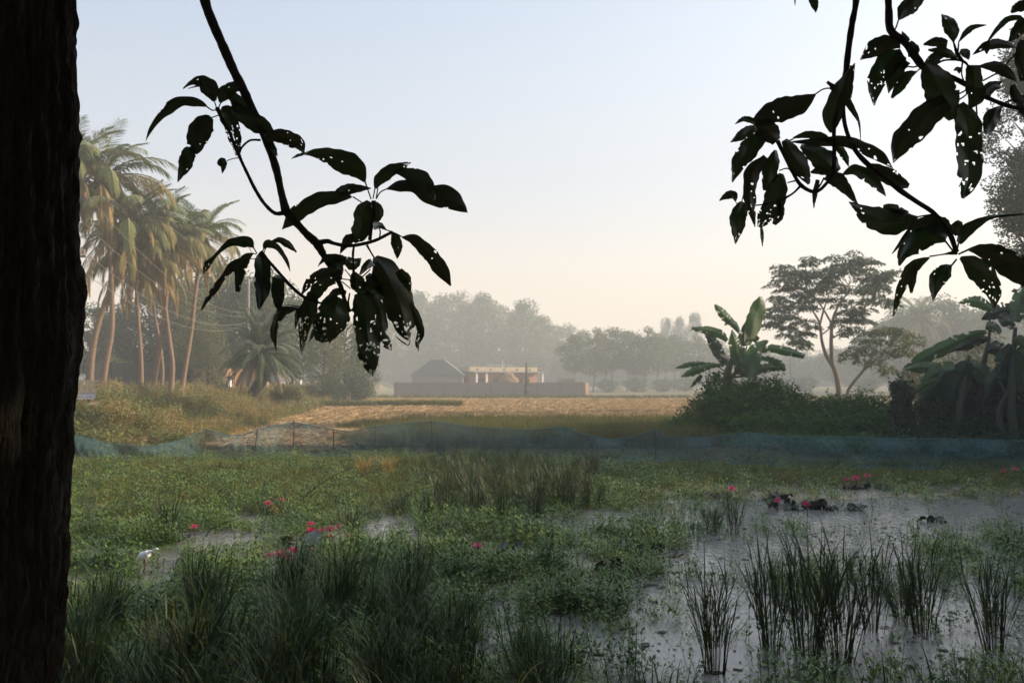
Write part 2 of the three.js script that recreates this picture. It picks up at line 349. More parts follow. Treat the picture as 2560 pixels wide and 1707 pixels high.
  // ---- the branch hanging at the middle of the picture
  const left = mesh('branch', toGeo([
    stem(cropA, [[455, -10, 70], [510, 150, 68], [580, 310, 62], [650, 470, 64], [720, 610, 62], [780, 740, 56], [840, 870, 56], [900, 1020, 52], [935, 1130, 54], [970, 1290, 46], [1000, 1410, 64]], d1, 0.01, [[V(-0.95, 4.72, -2.46), 0.04], [V(-0.88, 4.1, -2.42), 0.035]]),
    stem(cropB, [[760, 340, 58], [795, 390, 62], [850, 450, 54], [920, 525, 54], [985, 585, 66], [1040, 680, 48], [1100, 780, 42], [1150, 880, 36], [1180, 980, 28], [1215, 1060, 26]], d1, 0.01),
    stem(cropB, [[985, 580, 40], [1060, 568, 34], [1100, 582, 26], [1200, 600, 24], [1300, 588, 24], [1400, 560, 24], [1470, 525, 22], [1515, 502, 22]], d1, 0.01),
    stem(cropB, [[1355, 560, 26], [1365, 480, 26], [1385, 380, 30], [1382, 285, 34]], d1),
    stem(cropB, [[1425, 545, 12], [1428, 500, 10], [1410, 430, 8]], d1),
    stem(cropB, [[1245, 600, 14], [1238, 650, 18], [1240, 740, 14], [1250, 900, 40]], d1 - 0.03),
    stem(cropB, [[1335, 595, 18], [1360, 640, 12], [1390, 690, 12]], d1 - 0.05),
    stem(cropA, [[985, 1422, 34], [930, 1425, 26], [860, 1365, 24], [800, 1275, 24], [740, 1155, 22], [700, 1070, 22], [680, 1020, 26]], d1),
    stem(cropA, [[690, 1020, 14], [705, 985, 14], [760, 938, 14], [830, 935, 16]], d1 + 0.01), stem(cropA, [[680, 1030, 22], [620, 880, 20], [570, 790, 22], [540, 720, 30]], d1 - 0.02),
    stem(cropA, [[685, 1054, 7], [645, 1060, 6], [604, 1074, 7]], d1),
    stem(cropA, [[540, 735, 9], [505, 735, 9], [466, 708, 10]], d1 - 0.02), stem(cropA, [[535, 718, 8], [522, 676, 8]], d1), stem(cropA, [[550, 720, 8], [563, 685, 8]], d1), stem(cropA, [[548, 770, 8], [503, 785, 8]], d1),
    stem(cropB, [[1300, 297, 8], [1236, 256, 10]], d1), stem(cropB, [[1365, 275, 9], [1322, 150, 10]], d1), stem(cropB, [[1378, 270, 8], [1392, 196, 9]], d1), stem(cropB, [[1400, 270, 9], [1412, 195, 8]], d1), stem(cropB, [[1400, 272, 9], [1430, 225, 9], [1478, 200, 9]], d1),
    stem(cropB, [[1510, 503, 12], [1560, 525, 9], [1586, 540, 9]], d1), stem(cropB, [[1510, 503, 10], [1470, 488, 9]], d1),
    stem(cropB, [[1010, 1002, 14], [900, 962, 22], [800, 880, 24], [720, 790, 22], [640, 700, 22], [588, 648, 44]], d1 + 0.02), stem(cropB, [[1200, 1010, 12], [1100, 1008, 12], [1010, 1002, 14]], d1 + 0.02),
    stem(cropB, [[565, 655, 8], [540, 612, 9]], d1), stem(cropB, [[560, 660, 7], [535, 652, 8]], d1), stem(cropB, [[555, 690, 6], [510, 692, 7]], d1), stem(cropB, [[605, 640, 8], [615, 610, 9]], d1), stem(cropB, [[612, 660, 8], [625, 620, 7], [650, 585, 7]], d1), stem(cropB, [[760, 1016, 5], [810, 1016, 7], [862, 1026, 8]], d1),
    stem(cropB, [[1235, 830, 9], [1180, 765, 7]], d1), stem(cropB, [[1225, 840, 8], [1150, 830, 8]], d1), stem(cropB, [[1220, 900, 8], [1160, 850, 8]], d1), stem(cropB, [[1300, 820, 9], [1360, 765, 9]], d1), stem(cropB, [[1215, 1060, 14], [1255, 1020, 8], [1240, 980, 8]], d1), stem(cropB, [[1215, 1060, 16], [1205, 1000, 14], [1215, 930, 10]], d1),
  ]), twigMat, tree);
  left.userData.label = 'leafy branch hanging down near the trunk against the sky';
  let seed = 1;
  const addLeaf = (crop, parent, d) => (pts, w, o = {}) => {
    seed++; const g = makeRng(seed * 31);
    const gb = blade(crop, pts, w, d + (o.d ?? g.r(-0.09, 0.09)), { seed, dz: g.r(-0.1, 0.1), tilt: g.r(-0.5, 0.5), holes: 1, bites: 1, from: 0.4, ...o });
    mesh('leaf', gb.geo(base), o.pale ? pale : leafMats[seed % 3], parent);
  };
  const A = addLeaf(cropA, left, d1), B = addLeaf(cropB, left, d1);
  A([[523, 675], [495, 600], [440, 545], [370, 550], [312, 592]], [25, 115, 90, 35, 8]); A([[440, 560], [400, 575], [345, 592]], [50, 14, 5], { holes: 6 });
  A([[468, 708], [400, 682], [300, 678], [220, 718], [150, 790], [95, 865], [62, 942]], [14, 60, 68, 82, 46, 28, 3], { holes: 0 });
  A([[503, 785], [455, 830], [408, 915], [390, 985], [365, 1000]], [40, 150, 150, 105, 50], { bites: 2 }); A([[362, 985], [345, 1035], [322, 1110], [275, 1218]], [60, 100, 90, 3]);
  A([[560, 685], [585, 630], [635, 590], [690, 575]], [20, 100, 85, 60]); A([[578, 590], [640, 640], [690, 700], [740, 760]], [12, 62, 95, 50], { pale: true });
  A([[640, 700], [700, 745], [770, 800], [850, 850], [920, 895]], [60, 100, 130, 105, 30]);
  A([[560, 735], [605, 760], [640, 850], [660, 930], [672, 1000], [666, 1042]], [50, 120, 105, 85, 45, 6], { holes: 40, from: 0.35, bites: 4 });
  A([[860, 925], [930, 905], [1020, 925], [1090, 965], [1120, 1030]], [60, 84, 105, 80, 8], { bites: 3, holes: 10 }); A([[895, 945], [918, 1000], [943, 1043]], [34, 44, 4], { bites: 2 });
  A([[1528, 1215], [1485, 1140], [1400, 1085], [1300, 1048], [1200, 1022], [1120, 1028]], [14, 120, 155, 120, 62, 14], { holes: 8 }); A([[1120, 1030], [1085, 1036], [1036, 1060]], [14, 22, 3], { holes: 0, pale: true });
  A([[600, 1072], [575, 1082], [582, 1115], [572, 1160]], [20, 66, 40, 3], { holes: 0, bites: 2 });
  A([[1597, 1258], [1630, 1195], [1700, 1140], [1780, 1108], [1836, 1085]], [16, 82, 84, 52, 6], { holes: 14, from: 0.7 });
  A([[1676, 1262], [1760, 1242], [1850, 1248], [1960, 1295], [2080, 1320], [2160, 1372], [2215, 1420]], [12, 76, 78, 132, 150, 92, 3], { holes: 0, d: 0.03 });
  A([[1685, 1142], [1780, 1150], [1880, 1190], [1950, 1255], [1997, 1335]], [6, 62, 128, 105, 10], { pale: true, d: -0.06, holes: 0 });
  A([[1440, 1315], [1340, 1317], [1230, 1335], [1130, 1385], [1050, 1452], [973, 1533]], [14, 82, 104, 108, 98, 3], { holes: 0, d: 0.05 });
  A([[1570, 1258], [1480, 1258], [1400, 1268], [1335, 1292]], [6, 56, 76, 40], { d: 0.08 });
  B([[1352, 288], [1318, 350], [1305, 440], [1280, 520], [1245, 578]], [30, 125, 130, 118, 20], { holes: 3 }); B([[1395, 295], [1420, 345], [1408, 400], [1380, 450]], [20, 62, 64, 20]);
  B([[1255, 530], [1200, 565], [1145, 657]], [40, 74, 3], { bites: 1 }); B([[1380, 465], [1425, 458], [1475, 492]], [50, 46, 4]);
  B([[1515, 505], [1538, 560], [1550, 630], [1547, 693]], [18, 76, 62, 3]);
  B([[1580, 540], [1660, 555], [1740, 620], [1800, 690], [1860, 770], [1922, 880]], [8, 74, 96, 104, 102, 12], { bites: 2 });
  B([[540, 612], [500, 575], [430, 570], [365, 585], [300, 640], [255, 690], [215, 735], [188, 797]], [12, 80, 68, 48, 26, 30, 52, 10], { holes: 10, from: 0.8 });
  B([[540, 652], [490, 685], [452, 750], [438, 830], [430, 922]], [8, 64, 84, 62, 30], { bites: 1 });
  B([[500, 690], [450, 710], [385, 750], [330, 820], [270, 900], [220, 970], [174, 1052]], [10, 52, 62, 40, 52, 36, 10], { bites: 3 });
  B([[590, 660], [600, 720], [605, 830], [600, 930], [578, 1047]], [60, 108, 114, 98, 14]);
  B([[612, 618], [640, 588], [700, 605], [745, 660], [775, 710], [797, 782]], [16, 60, 42, 32, 26, 3], { holes: 0 });
  B([[650, 578], [720, 560], [780, 590], [842, 645]], [8, 40, 50, 10], { holes: 0 });
  B([[680, 815], [708, 850], [712, 930], [715, 1000], [718, 1050]], [30, 92, 90, 70, 20]);
  B([[860, 1036], [800, 1045], [740, 1065], [700, 1130], [682, 1220], [700, 1340]], [10, 44, 74, 56, 48, 4], { bites: 3 });
  B([[1190, 705], [1130, 690], [1060, 682], [1015, 715], [993, 745]], [60, 62, 48, 20, 4]); B([[1140, 675], [1125, 740], [1125, 800], [1140, 845]], [70, 95, 90, 40]);
  B([[1190, 700], [1240, 725], [1297, 688]], [56, 92, 8], { pale: true, bites: 1 });
  B([[1165, 780], [1060, 790], [980, 812], [920, 870], [876, 945]], [30, 76, 64, 54, 8], { holes: 8 }); B([[1115, 850], [1040, 862], [985, 915], [955, 975]], [30, 84, 96, 60]);
  B([[955, 925], [940, 1000], [920, 1090], [892, 1200], [875, 1372]], [60, 112, 112, 72, 3], { holes: 26, from: 0.5 }); B([[885, 1030], [852, 1080], [832, 1187]], [40, 44, 3]);
  B([[1150, 965], [1120, 1030], [1095, 1100], [1050, 1180], [1015, 1240], [1000, 1272]], [90, 205, 228, 200, 120, 50], { holes: 22, from: 0.3, bites: 5, N: 72, M: 32 });
  B([[972, 1190], [950, 1230], [930, 1273]], [40, 26, 4]); B([[1110, 1190], [1090, 1235], [1070, 1290]], [66, 40, 3]);
  B([[1290, 925], [1320, 1000], [1325, 1100], [1335, 1200], [1345, 1300], [1355, 1400], [1374, 1517]], [100, 172, 186, 160, 165, 136, 6], { holes: 26, from: 0.3, bites: 8, N: 84, M: 30 });
  B([[1380, 955], [1430, 1050], [1440, 1150], [1450, 1230], [1478, 1290], [1510, 1332]], [60, 74, 84, 74, 64, 6], { holes: 22, bites: 3 });
  B([[1390, 680], [1450, 760], [1510, 880], [1560, 1000], [1590, 1100], [1602, 1190], [1632, 1266]], [40, 186, 222, 216, 192, 122, 6], { holes: 22, from: 0.62, N: 84, M: 34 });
  B([[1555, 775], [1608, 840], [1640, 935]], [56, 78, 4]); B([[1640, 1000], [1680, 1080], [1700, 1150], [1714, 1212], [1690, 1280], [1695, 1342]], [20, 52, 54, 52, 36, 5], { holes: 12, from: 0.6 });
  B([[1535, 1231], [1580, 1270], [1625, 1293], [1641, 1255]], [4, 10, 8, 3], { holes: 0, M: 2 });
  B([[1375, 712], [1330, 742], [1285, 802]], [60, 54, 14]); B([[1240, 790], [1270, 860], [1300, 925]], [40, 112, 60]); B([[1340, 800], [1370, 840], [1412, 872]], [40, 74, 14]); B([[1290, 895], [1380, 905], [1455, 965]], [80, 112, 40]);
  B([[1190, 932], [1130, 920], [1080, 962], [1010, 1002]], [30, 54, 52, 8]);
  // ---- the branches hanging at the other side of the picture
  const right = mesh('branch', toGeo([
    stem(cropC, [[748, -10, 36], [730, 100, 32], [715, 200, 31], [703, 300, 30], [692, 420, 24], [684, 540, 20], [700, 640, 20], [740, 730, 22], [800, 800, 26], [900, 880, 24], [960, 930, 26], [1040, 985, 22], [1130, 1045, 22], [1200, 1130, 24], [1240, 1235, 24]], d2, 0.01, [[V(0.8, 4.98, -2.58), 0.035], [V(0.9, 4.2, -2.54), 0.025]]),
    stem(cropC, [[700, 330, 24], [670, 480, 22], [640, 620, 20], [640, 740, 20], [632, 850, 18], [600, 900, 16], [545, 940, 18], [480, 910, 20], [440, 850, 18], [400, 770, 18], [362, 690, 22]], d2 - 0.03, 0.01),
    stem(cropC, [[400, 970, 12], [440, 945, 10], [475, 910, 14]], d2), stem(cropC, [[255, 1006, 7], [300, 1000, 8], [400, 970, 9]], d2), stem(cropC, [[545, 940, 10], [575, 900, 9], [590, 870, 8]], d2),
    stem(cropC, [[548, 460, 7], [590, 435, 7], [640, 432, 8]], d2), stem(cropC, [[605, 400, 14], [640, 430, 24], [690, 480, 18]], d2 - 0.02), stem(cropC, [[190, 1000, 5], [188, 980, 5], [200, 940, 5]], d2), stem(cropC, [[155, 985, 4], [165, 1000, 5], [190, 1005, 6], [255, 1006, 6]], d2),
    stem(cropC, [[380, 740, 7], [420, 690, 8], [440, 680, 7]], d2), stem(cropC, [[370, 835, 6], [410, 825, 7], [435, 840, 8]], d2), stem(cropC, [[410, 895, 6], [450, 885, 8]], d2),
    stem(cropC, [[1240, 1235, 26], [1180, 1245, 8], [1108, 1256, 8]], d2), stem(cropC, [[1235, 1240, 9], [1215, 1160, 9]], d2), stem(cropC, [[1230, 1240, 8], [1185, 1180, 9]], d2), stem(cropC, [[1240, 1270, 9], [1216, 1300, 9]], d2), stem(cropC, [[1250, 1245, 9], [1300, 1222, 10]], d2), stem(cropC, [[1250, 1190, 8], [1240, 1235, 9]], d2), stem(cropC, [[1050, 1062, 8], [1090, 1055, 8], [1130, 1050, 9]], d2),
  ]), twigMat, tree);
  right.userData.label = 'leafy branch with bitten leaves hanging far from the trunk above the banana plant';
  const upper = mesh('branch', toGeo([
    stem(cropC, [[905, -10, 36], [908, 60, 36], [918, 150, 38], [980, 200, 36], [1040, 280, 40], [1080, 330, 36], [1140, 355, 30], [1200, 372, 26], [1280, 410, 26], [1400, 482, 22], [1500, 520, 22], [1590, 540, 18]], d2 + 0.05, 0.01, [[V(1.15, 4.95, -2.66), 0.035], [V(1.05, 4.2, -2.6), 0.03]]),
    stem(cropC, [[1120, 330, 10], [1165, 300, 10], [1200, 293, 10], [1270, 298, 14], [1300, 330, 10], [1290, 400, 10]], d2 + 0.04), stem(cropC, [[1270, 298, 14], [1245, 265, 18], [1225, 205, 8]], d2 + 0.04), stem(cropC, [[1245, 265, 10], [1252, 200, 6]], d2 + 0.04), stem(cropC, [[1270, 298, 9], [1265, 360, 7], [1280, 410, 8]], d2 + 0.04),
    stem(cropC, [[955, 98, 7], [940, 140, 8], [925, 155, 9]], d2), stem(cropC, [[1000, 325, 8], [1030, 328, 8], [1060, 320, 9]], d2), stem(cropC, [[1045, 350, 6], [1068, 330, 8]], d2),
    stem(cropC, [[1370, 395, 8], [1440, 355, 8], [1500, 295, 8], [1580, 200, 8]], d2 + 0.08), stem(cropC, [[1250, 460, 8], [1280, 445, 8], [1300, 425, 9]], d2 + 0.04), stem(cropC, [[1340, 560, 8], [1340, 500, 8], [1365, 470, 9]], d2 + 0.04), stem(cropC, [[1250, 490, 8], [1290, 460, 8], [1300, 430, 8]], d2 + 0.04),
    stem(cropC, [[1480, 500, 8], [1540, 480, 10], [1590, 460, 12]], d2 + 0.08), stem(cropC, [[1350, 325, 6], [1310, 330, 7]], d2 + 0.04),
  ]), twigMat, tree);
  upper.userData.label = 'uppermost leafy branch at the corner beside the tall hazy tree';
  const C = addLeaf(cropC, right, d2), D = addLeaf(cropC, upper, d2 + 0.05);
  D([[955, 98], [985, 50], [1030, 10], [1070, -35]], [8, 74, 80, 50]); D([[528, -25], [543, 20], [550, 62]], [40, 42, 3], { holes: 0 }); D([[447, -20], [448, 26]], [12, 3], { holes: 0, M: 2 });
  D([[965, 215], [890, 212], [830, 242], [768, 293]], [40, 82, 80, 4], { holes: 6 }); D([[978, 265], [915, 300], [865, 360], [840, 430], [836, 517]], [60, 112, 104, 74, 6], { holes: 18, bites: 2 }); D([[972, 285], [930, 360], [906, 457]], [90, 84, 4]); D([[935, 270], [970, 310], [1000, 328]], [60, 70, 10]);
  D([[1045, 350], [1000, 372], [962, 420], [922, 480]], [8, 48, 54, 12], { holes: 0 }); D([[1095, 315], [1140, 400], [1180, 480], [1222, 585]], [70, 152, 158, 40], { holes: 2 });
  D([[1195, 495], [1110, 555], [1025, 640], [965, 710], [930, 798]], [80, 124, 128, 100, 4], { holes: 4 }); D([[1250, 510], [1290, 590], [1302, 680], [1305, 780], [1300, 880], [1268, 972]], [60, 124, 134, 128, 112, 14], { holes: 16, bites: 4, from: 0.3 });
  D([[1000, 205], [985, 180], [972, 152]], [34, 30, 3], { holes: 0 }); D([[1022, 282], [1030, 240], [1008, 205]], [46, 56, 24]); D([[1225, 207], [1218, 150], [1195, 105], [1165, 68]], [8, 74, 62, 3], { bites: 3 });
  D([[1252, 203], [1290, 155], [1330, 130], [1388, 122]], [6, 30, 24, 3], { holes: 0 }); D([[1195, 215], [1140, 205], [1078, 218]], [40, 50, 10], { bites: 3 }); D([[1242, 287], [1180, 255], [1100, 244]], [16, 50, 8]); D([[1178, 260], [1130, 285], [1085, 322]], [30, 54, 24]);
  D([[1535, 230], [1460, 215], [1390, 222], [1318, 268]], [8, 46, 46, 3]); D([[1560, 85], [1500, 90], [1450, 130], [1393, 203]], [20, 30, 26, 8], { holes: 0 }); D([[1390, 205], [1388, 240], [1388, 265]], [26, 30, 4], { holes: 0 });
  D([[1507, 62], [1540, 35], [1590, 24]], [12, 50, 60]); D([[1498, 203], [1535, 155], [1580, 95]], [10, 60, 60]); D([[1562, 195], [1555, 280], [1572, 395]], [26, 62, 40]);
  D([[1350, 325], [1420, 325], [1480, 350], [1541, 402]], [10, 52, 58, 3]); D([[1325, 318], [1325, 400], [1335, 470], [1300, 532]], [70, 86, 92, 8]); D([[1370, 480], [1400, 432], [1465, 398]], [50, 60, 8]); D([[1385, 445], [1425, 428], [1463, 428]], [10, 34, 5]);
  D([[1460, 518], [1412, 580], [1385, 655]], [10, 84, 30], { bites: 4 }); D([[1255, 252], [1285, 262], [1300, 292]], [20, 48, 6]); D([[1262, 350], [1245, 338], [1224, 345]], [30, 24, 3]); D([[1515, 415], [1530, 470], [1570, 505]], [24, 52, 40]); D([[1540, 480], [1560, 520], [1590, 560]], [20, 50, 60]);
  C([[548, 462], [480, 505], [400, 532], [330, 552], [250, 602]], [10, 88, 116, 104, 40], { holes: 2 }); C([[258, 600], [200, 582], [153, 608]], [30, 28, 3]); C([[256, 622], [200, 655], [130, 697]], [30, 58, 3]); C([[250, 605], [310, 640], [358, 692]], [50, 118, 50]);
  C([[295, 655], [222, 730], [172, 800], [140, 893]], [60, 96, 74, 6], { bites: 4 }); C([[352, 735], [340, 790], [320, 860], [308, 935]], [16, 64, 74, 34]); C([[305, 768], [242, 840], [225, 920], [230, 1000], [252, 1113]], [30, 76, 64, 56, 3], { holes: 8 });
  C([[382, 850], [362, 920], [342, 1000], [302, 1060], [270, 1112]], [24, 100, 104, 84, 20], { holes: 14, bites: 4 }); C([[282, 1108], [286, 1150], [288, 1207]], [10, 18, 4], { holes: 3 }); C([[380, 985], [370, 1050], [345, 1100]], [20, 50, 20], { bites: 4 });
  C([[200, 992], [172, 1050], [164, 1120], [155, 1196]], [40, 82, 64, 4], { holes: 10, from: 0.7 }); C([[156, 985], [145, 955], [110, 960], [76, 984]], [10, 42, 34, 3], { holes: 0 });
  C([[395, 685], [440, 760], [482, 830], [516, 902]], [30, 88, 82, 14]); C([[475, 715], [540, 750], [602, 795], [655, 845]], [20, 88, 116, 50]); C([[438, 676], [500, 660], [570, 668], [622, 690]], [8, 34, 44, 20], { holes: 0 });
  C([[430, 695], [560, 695], [680, 692], [780, 722], [862, 765], [929, 826]], [6, 42, 54, 62, 56, 3], { holes: 3 }); C([[648, 705], [690, 762], [711, 817]], [34, 38, 3], { holes: 0 });
  C([[625, 650], [628, 580], [655, 490], [692, 420], [722, 350], [742, 308]], [18, 92, 96, 84, 36, 3], { holes: 2 }); C([[625, 420], [690, 480], [732, 540], [762, 605], [770, 695]], [34, 44, 30, 12, 2], { holes: 0 }); C([[720, 320], [722, 400], [718, 480]], [8, 26, 14], { holes: 0 });
  C([[524, 845], [570, 835], [622, 852]], [10, 42, 20]); C([[602, 855], [660, 885], [702, 930], [762, 1013]], [60, 76, 52, 3], { holes: 2 }); C([[560, 880], [545, 950], [540, 1021]], [20, 26, 3], { holes: 0 });
  C([[680, 855], [740, 832], [800, 860], [850, 905], [894, 962]], [8, 54, 62, 50, 3], { bites: 2 }); C([[800, 810], [870, 842], [940, 882], [1006, 912]], [26, 72, 80, 24], { bites: 2 });
  C([[1052, 1063], [970, 1082], [880, 1082], [800, 1050], [712, 988]], [8, 112, 128, 92, 4], { bites: 3, holes: 4 }); C([[880, 1010], [930, 1020], [1000, 1050]], [16, 44, 30], { holes: 0 });
  C([[1185, 1120], [1120, 1095], [1060, 1102], [1000, 1152], [924, 1243]], [90, 88, 62, 38, 4]); C([[1190, 1170], [1120, 1150], [1040, 1190], [980, 1242], [958, 1302]], [40, 104, 104, 62, 10], { bites: 2 });
  C([[1108, 1262], [1040, 1298], [1000, 1350], [962, 1430], [930, 1548]], [8, 58, 62, 42, 8], { holes: 8 }); C([[1035, 1305], [1022, 1370], [1018, 1437]], [30, 42, 12]); C([[1216, 1298], [1182, 1330], [1140, 1382], [1126, 1472]], [8, 78, 78, 6], { holes: 3 });
  C([[1258, 1262], [1320, 1300], [1382, 1360], [1420, 1430], [1424, 1512]], [14, 104, 118, 84, 10], { holes: 14 }); C([[1295, 1222], [1380, 1232], [1470, 1275], [1600, 1350]], [8, 84, 128, 140], { holes: 3 }); C([[1250, 1190], [1300, 1122], [1390, 1070], [1480, 1055], [1590, 1050]], [30, 62, 26, 14, 8], { holes: 0 });
  C([[1220, 1145], [1240, 1120], [1258, 1082]], [36, 72, 26], { bites: 2 }); C([[1130, 1070], [1170, 1110], [1195, 1160]], [40, 90, 40]);
  // crown overhead: rosettes of mango leaves, the part above and behind the viewer
  const g = makeRng(77), gb = new GB();
  for (let k = 0; k < 9; k++) { const a = k * 2.4, el = g.r(-0.9, 0.4), d = V(Math.cos(a) * Math.cos(el), Math.sin(el), Math.sin(a) * Math.cos(el)), s = V(-Math.sin(a), g.r(-0.4, 0.4), Math.cos(a)).normalize(); gb.leaf(d.clone().multiplyScalar(0.03), d, s, g.r(0.18, 0.26), 0.06); }
  const list = [];
  for (let i = 0; i < 11000; i++) {
    const d = rndDir(g), r = Math.cbrt(g.r(0.25, 1)), x = -0.8 + d.x * r * 7.5, y = 6.6 + d.y * r * 2.6, z = 0.6 + d.z * r * 6.5;
    if (z < -0.2 && y < EYE + -z * Math.tan(rad(25.5)) + 0.35) continue;
    if (y < 4.6 && z < 1) continue;
    list.push([mtx(x - base.x, y - base.y, z - base.z, g.r(0, 6.28), g.r(0.9, 1.5), g.r(-0.4, 0.4), g.r(-0.4, 0.4)), col(g.r(0.7, 1.2), g.r(0.8, 1.2), g.r(0.6, 1.1))]);
  }
  instanced('crown', gb.geo(), leafMats[0], list, tree);
}
// ------------------------------------------------------------------ trees
// A tree of a tapered trunk, limbs that run to clumps, and a crown of separate leaf sprays about those clumps.
function treeParts(o) {
  const { H, R, y0, clumps = 40, clumpR = 1, leaves = 90, leaf = 0.3, trunkR = 0.2, lean = 0, seed = 1, profile = (t) => Math.sqrt(Math.max(0, 1 - (2 * t - 1) ** 2)), flat = 0.75, wide = 0.5, sway = 0.25, forks = 0, droop = 0, limbs = true, hollow = 0.2 } = o;
  const g = makeRng(seed * 7919 + 3), wood = new GB(), crown = new GB();
  const top = V(lean, H * 0.9, 0), axis = curvePts([V(0, -0.3, 0), V(lean * 0.1 + g.r(-1, 1) * sway, H * 0.25, g.r(-1, 1) * sway), V(lean * 0.45 + g.r(-1, 1) * sway, H * 0.55, g.r(-1, 1) * sway), top], 14);
  wood.tube(axis, axis.map((_, k) => trunkR * (1 - 0.86 * k / 14) * (k === 0 ? 1.35 : 1)), 8);
  const onAxis = (y) => { for (let k = 1; k < axis.length; k++) if (axis[k].y >= y) { const f = (y - axis[k - 1].y) / (axis[k].y - axis[k - 1].y); return axis[k - 1].clone().lerp(axis[k], f); } return top.clone(); };
  for (let c = 0; c < clumps; c++) {
    const t = (c + g()) / clumps, y = y0 + (H - clumpR * 0.5 - y0) * t, a = c * 2.39996 + g.r(-0.5, 0.5), rr = profile(t) * R * Math.sqrt(g.r(hollow, 1));
    const q = onAxis(y), ctr = V(q.x + Math.cos(a) * rr, y + g.r(-0.3, 0.3) * clumpR, q.z + Math.sin(a) * rr);
    if (limbs && rr > 0.3) {
      const fromY = clamp(y - rr * g.r(0.5, 1.0), y0 * 0.55, H), s = onAxis(fromY), m = s.clone().lerp(ctr, 0.5); m.y += rr * 0.12;
      const pp = curvePts([s, m, ctr], 5), r0 = Math.min(trunkR * 0.5, 0.05 + rr * 0.02) * (trunkR > 0.1 ? 1 : 0.4);
      wood.tube(pp, pp.map((_, k) => r0 * (1 - 0.75 * k / 5)), 5, false);
    }
    const cr = clumpR * g.r(0.65, 1.25);
    for (let i = 0; i < leaves; i++) {
      const d = rndDir(g), rad2 = cr * Math.pow(g(), 0.45), p = V(ctr.x + d.x * rad2, ctr.y + d.y * rad2 * flat - droop * rad2 * rad2 / cr, ctr.z + d.z * rad2);
      const dir = d.clone().multiplyScalar(0.7).add(rndDir(g)).normalize(); dir.y -= 0.25; dir.normalize();
      crown.card(p, dir, sideOf(dir, g), leaf * g.r(0.6, 1.3), leaf * wide * g.r(0.7, 1.2));
    }
  }
  return { wood: wood.geo(), crown: crown.geo() };
}
const M = {
  bark: std(col(0.13, 0.095, 0.065), { bumpMap: rep(TEX.bark, 3, 1), bumpScale: 0.03 }),
  greyBark: std(col(0.17, 0.135, 0.10), { bumpMap: rep(TEX.bark, 2, 2), bumpScale: 0.015 }),
  dark: leafy(col(0.03, 0.062, 0.017), 0.3), mid: leafy(col(0.055, 0.095, 0.021), 0.35), olive: leafy(col(0.10, 0.118, 0.028), 0.38), feather: leafy(col(0.05, 0.085, 0.028), 0.4), yellow: leafy(col(0.14, 0.14, 0.04), 0.4), grey: leafy(col(0.045, 0.072, 0.03), 0.3),
};
function tree(name, at, parts, leafMat, barkMat, label, group, ry = 0, s = 1, sy = s) {
  const t = thing(name, at, label, 'tree', group);
  mesh('trunk', parts.wood, barkMat, t); mesh('crown', parts.crown, leafMat, t);
  t.rotation.y = ry; t.scale.set(s, sy, s);
  return t;
}
function standAt(xd, d) { const p = pt(xd * Q, 947, d); p.y = groundH(p.x, p.z) - 0.05; return p; }      // xd on the 2352-wide view
const heightTo = (yd, d) => EYE + (870 - yd) * Q / FOCAL * d;                                            // height of what is seen at yd

const P = {
  euc: treeParts({ H: 20, R: 3.6, y0: 5, clumps: 46, clumpR: 1.5, leaves: 150, leaf: 0.5, trunkR: 0.28, seed: 1, profile: (t) => 0.35 + 0.65 * Math.sin(Math.PI * Math.min(1, t * 0.9 + 0.1)), lean: 0.6 }),
  euc2: treeParts({ H: 20, R: 4.4, y0: 4, clumps: 52, clumpR: 1.7, leaves: 150, leaf: 0.5, trunkR: 0.3, seed: 2, profile: (t) => 0.4 + 0.6 * Math.sin(Math.PI * (t * 0.8 + 0.15)), lean: -0.9 }),
  broad: treeParts({ H: 12, R: 4.6, y0: 2.6, clumps: 54, clumpR: 1.35, leaves: 170, leaf: 0.38, trunkR: 0.26, seed: 3, lean: 0.6 }),
  broad2: treeParts({ H: 12, R: 4.0, y0: 1.2, clumps: 60, clumpR: 1.25, leaves: 170, leaf: 0.36, trunkR: 0.24, seed: 4, profile: (t) => 0.5 + 0.5 * Math.sin(Math.PI * (t * 0.85 + 0.12)) }),
  row: treeParts({ H: 11, R: 2.9, y0: 4.2, clumps: 34, clumpR: 1.1, leaves: 120, leaf: 0.36, trunkR: 0.14, seed: 5, lean: 0.5, flat: 0.65 }),
  row2: treeParts({ H: 11, R: 2.4, y0: 3.2, clumps: 26, clumpR: 1.0, leaves: 110, leaf: 0.36, trunkR: 0.16, seed: 15, lean: -0.9, flat: 0.8, profile: (t) => 0.3 + 0.7 * Math.sin(Math.PI * (0.15 + 0.75 * t)), hollow: 0.1 }),
  low: treeParts({ H: 6, R: 2.6, y0: 0.6, clumps: 40, clumpR: 0.8, leaves: 150, leaf: 0.24, trunkR: 0.12, seed: 6 }),
  vine: treeParts({ H: 9, R: 1.9, y0: 1.0, clumps: 52, clumpR: 0.75, leaves: 190, leaf: 0.19, trunkR: 0.2, seed: 7, profile: (t) => 0.55 + 0.45 * Math.sin(Math.PI * t), flat: 1.3, droop: 0.5, hollow: 0.5 }),
};
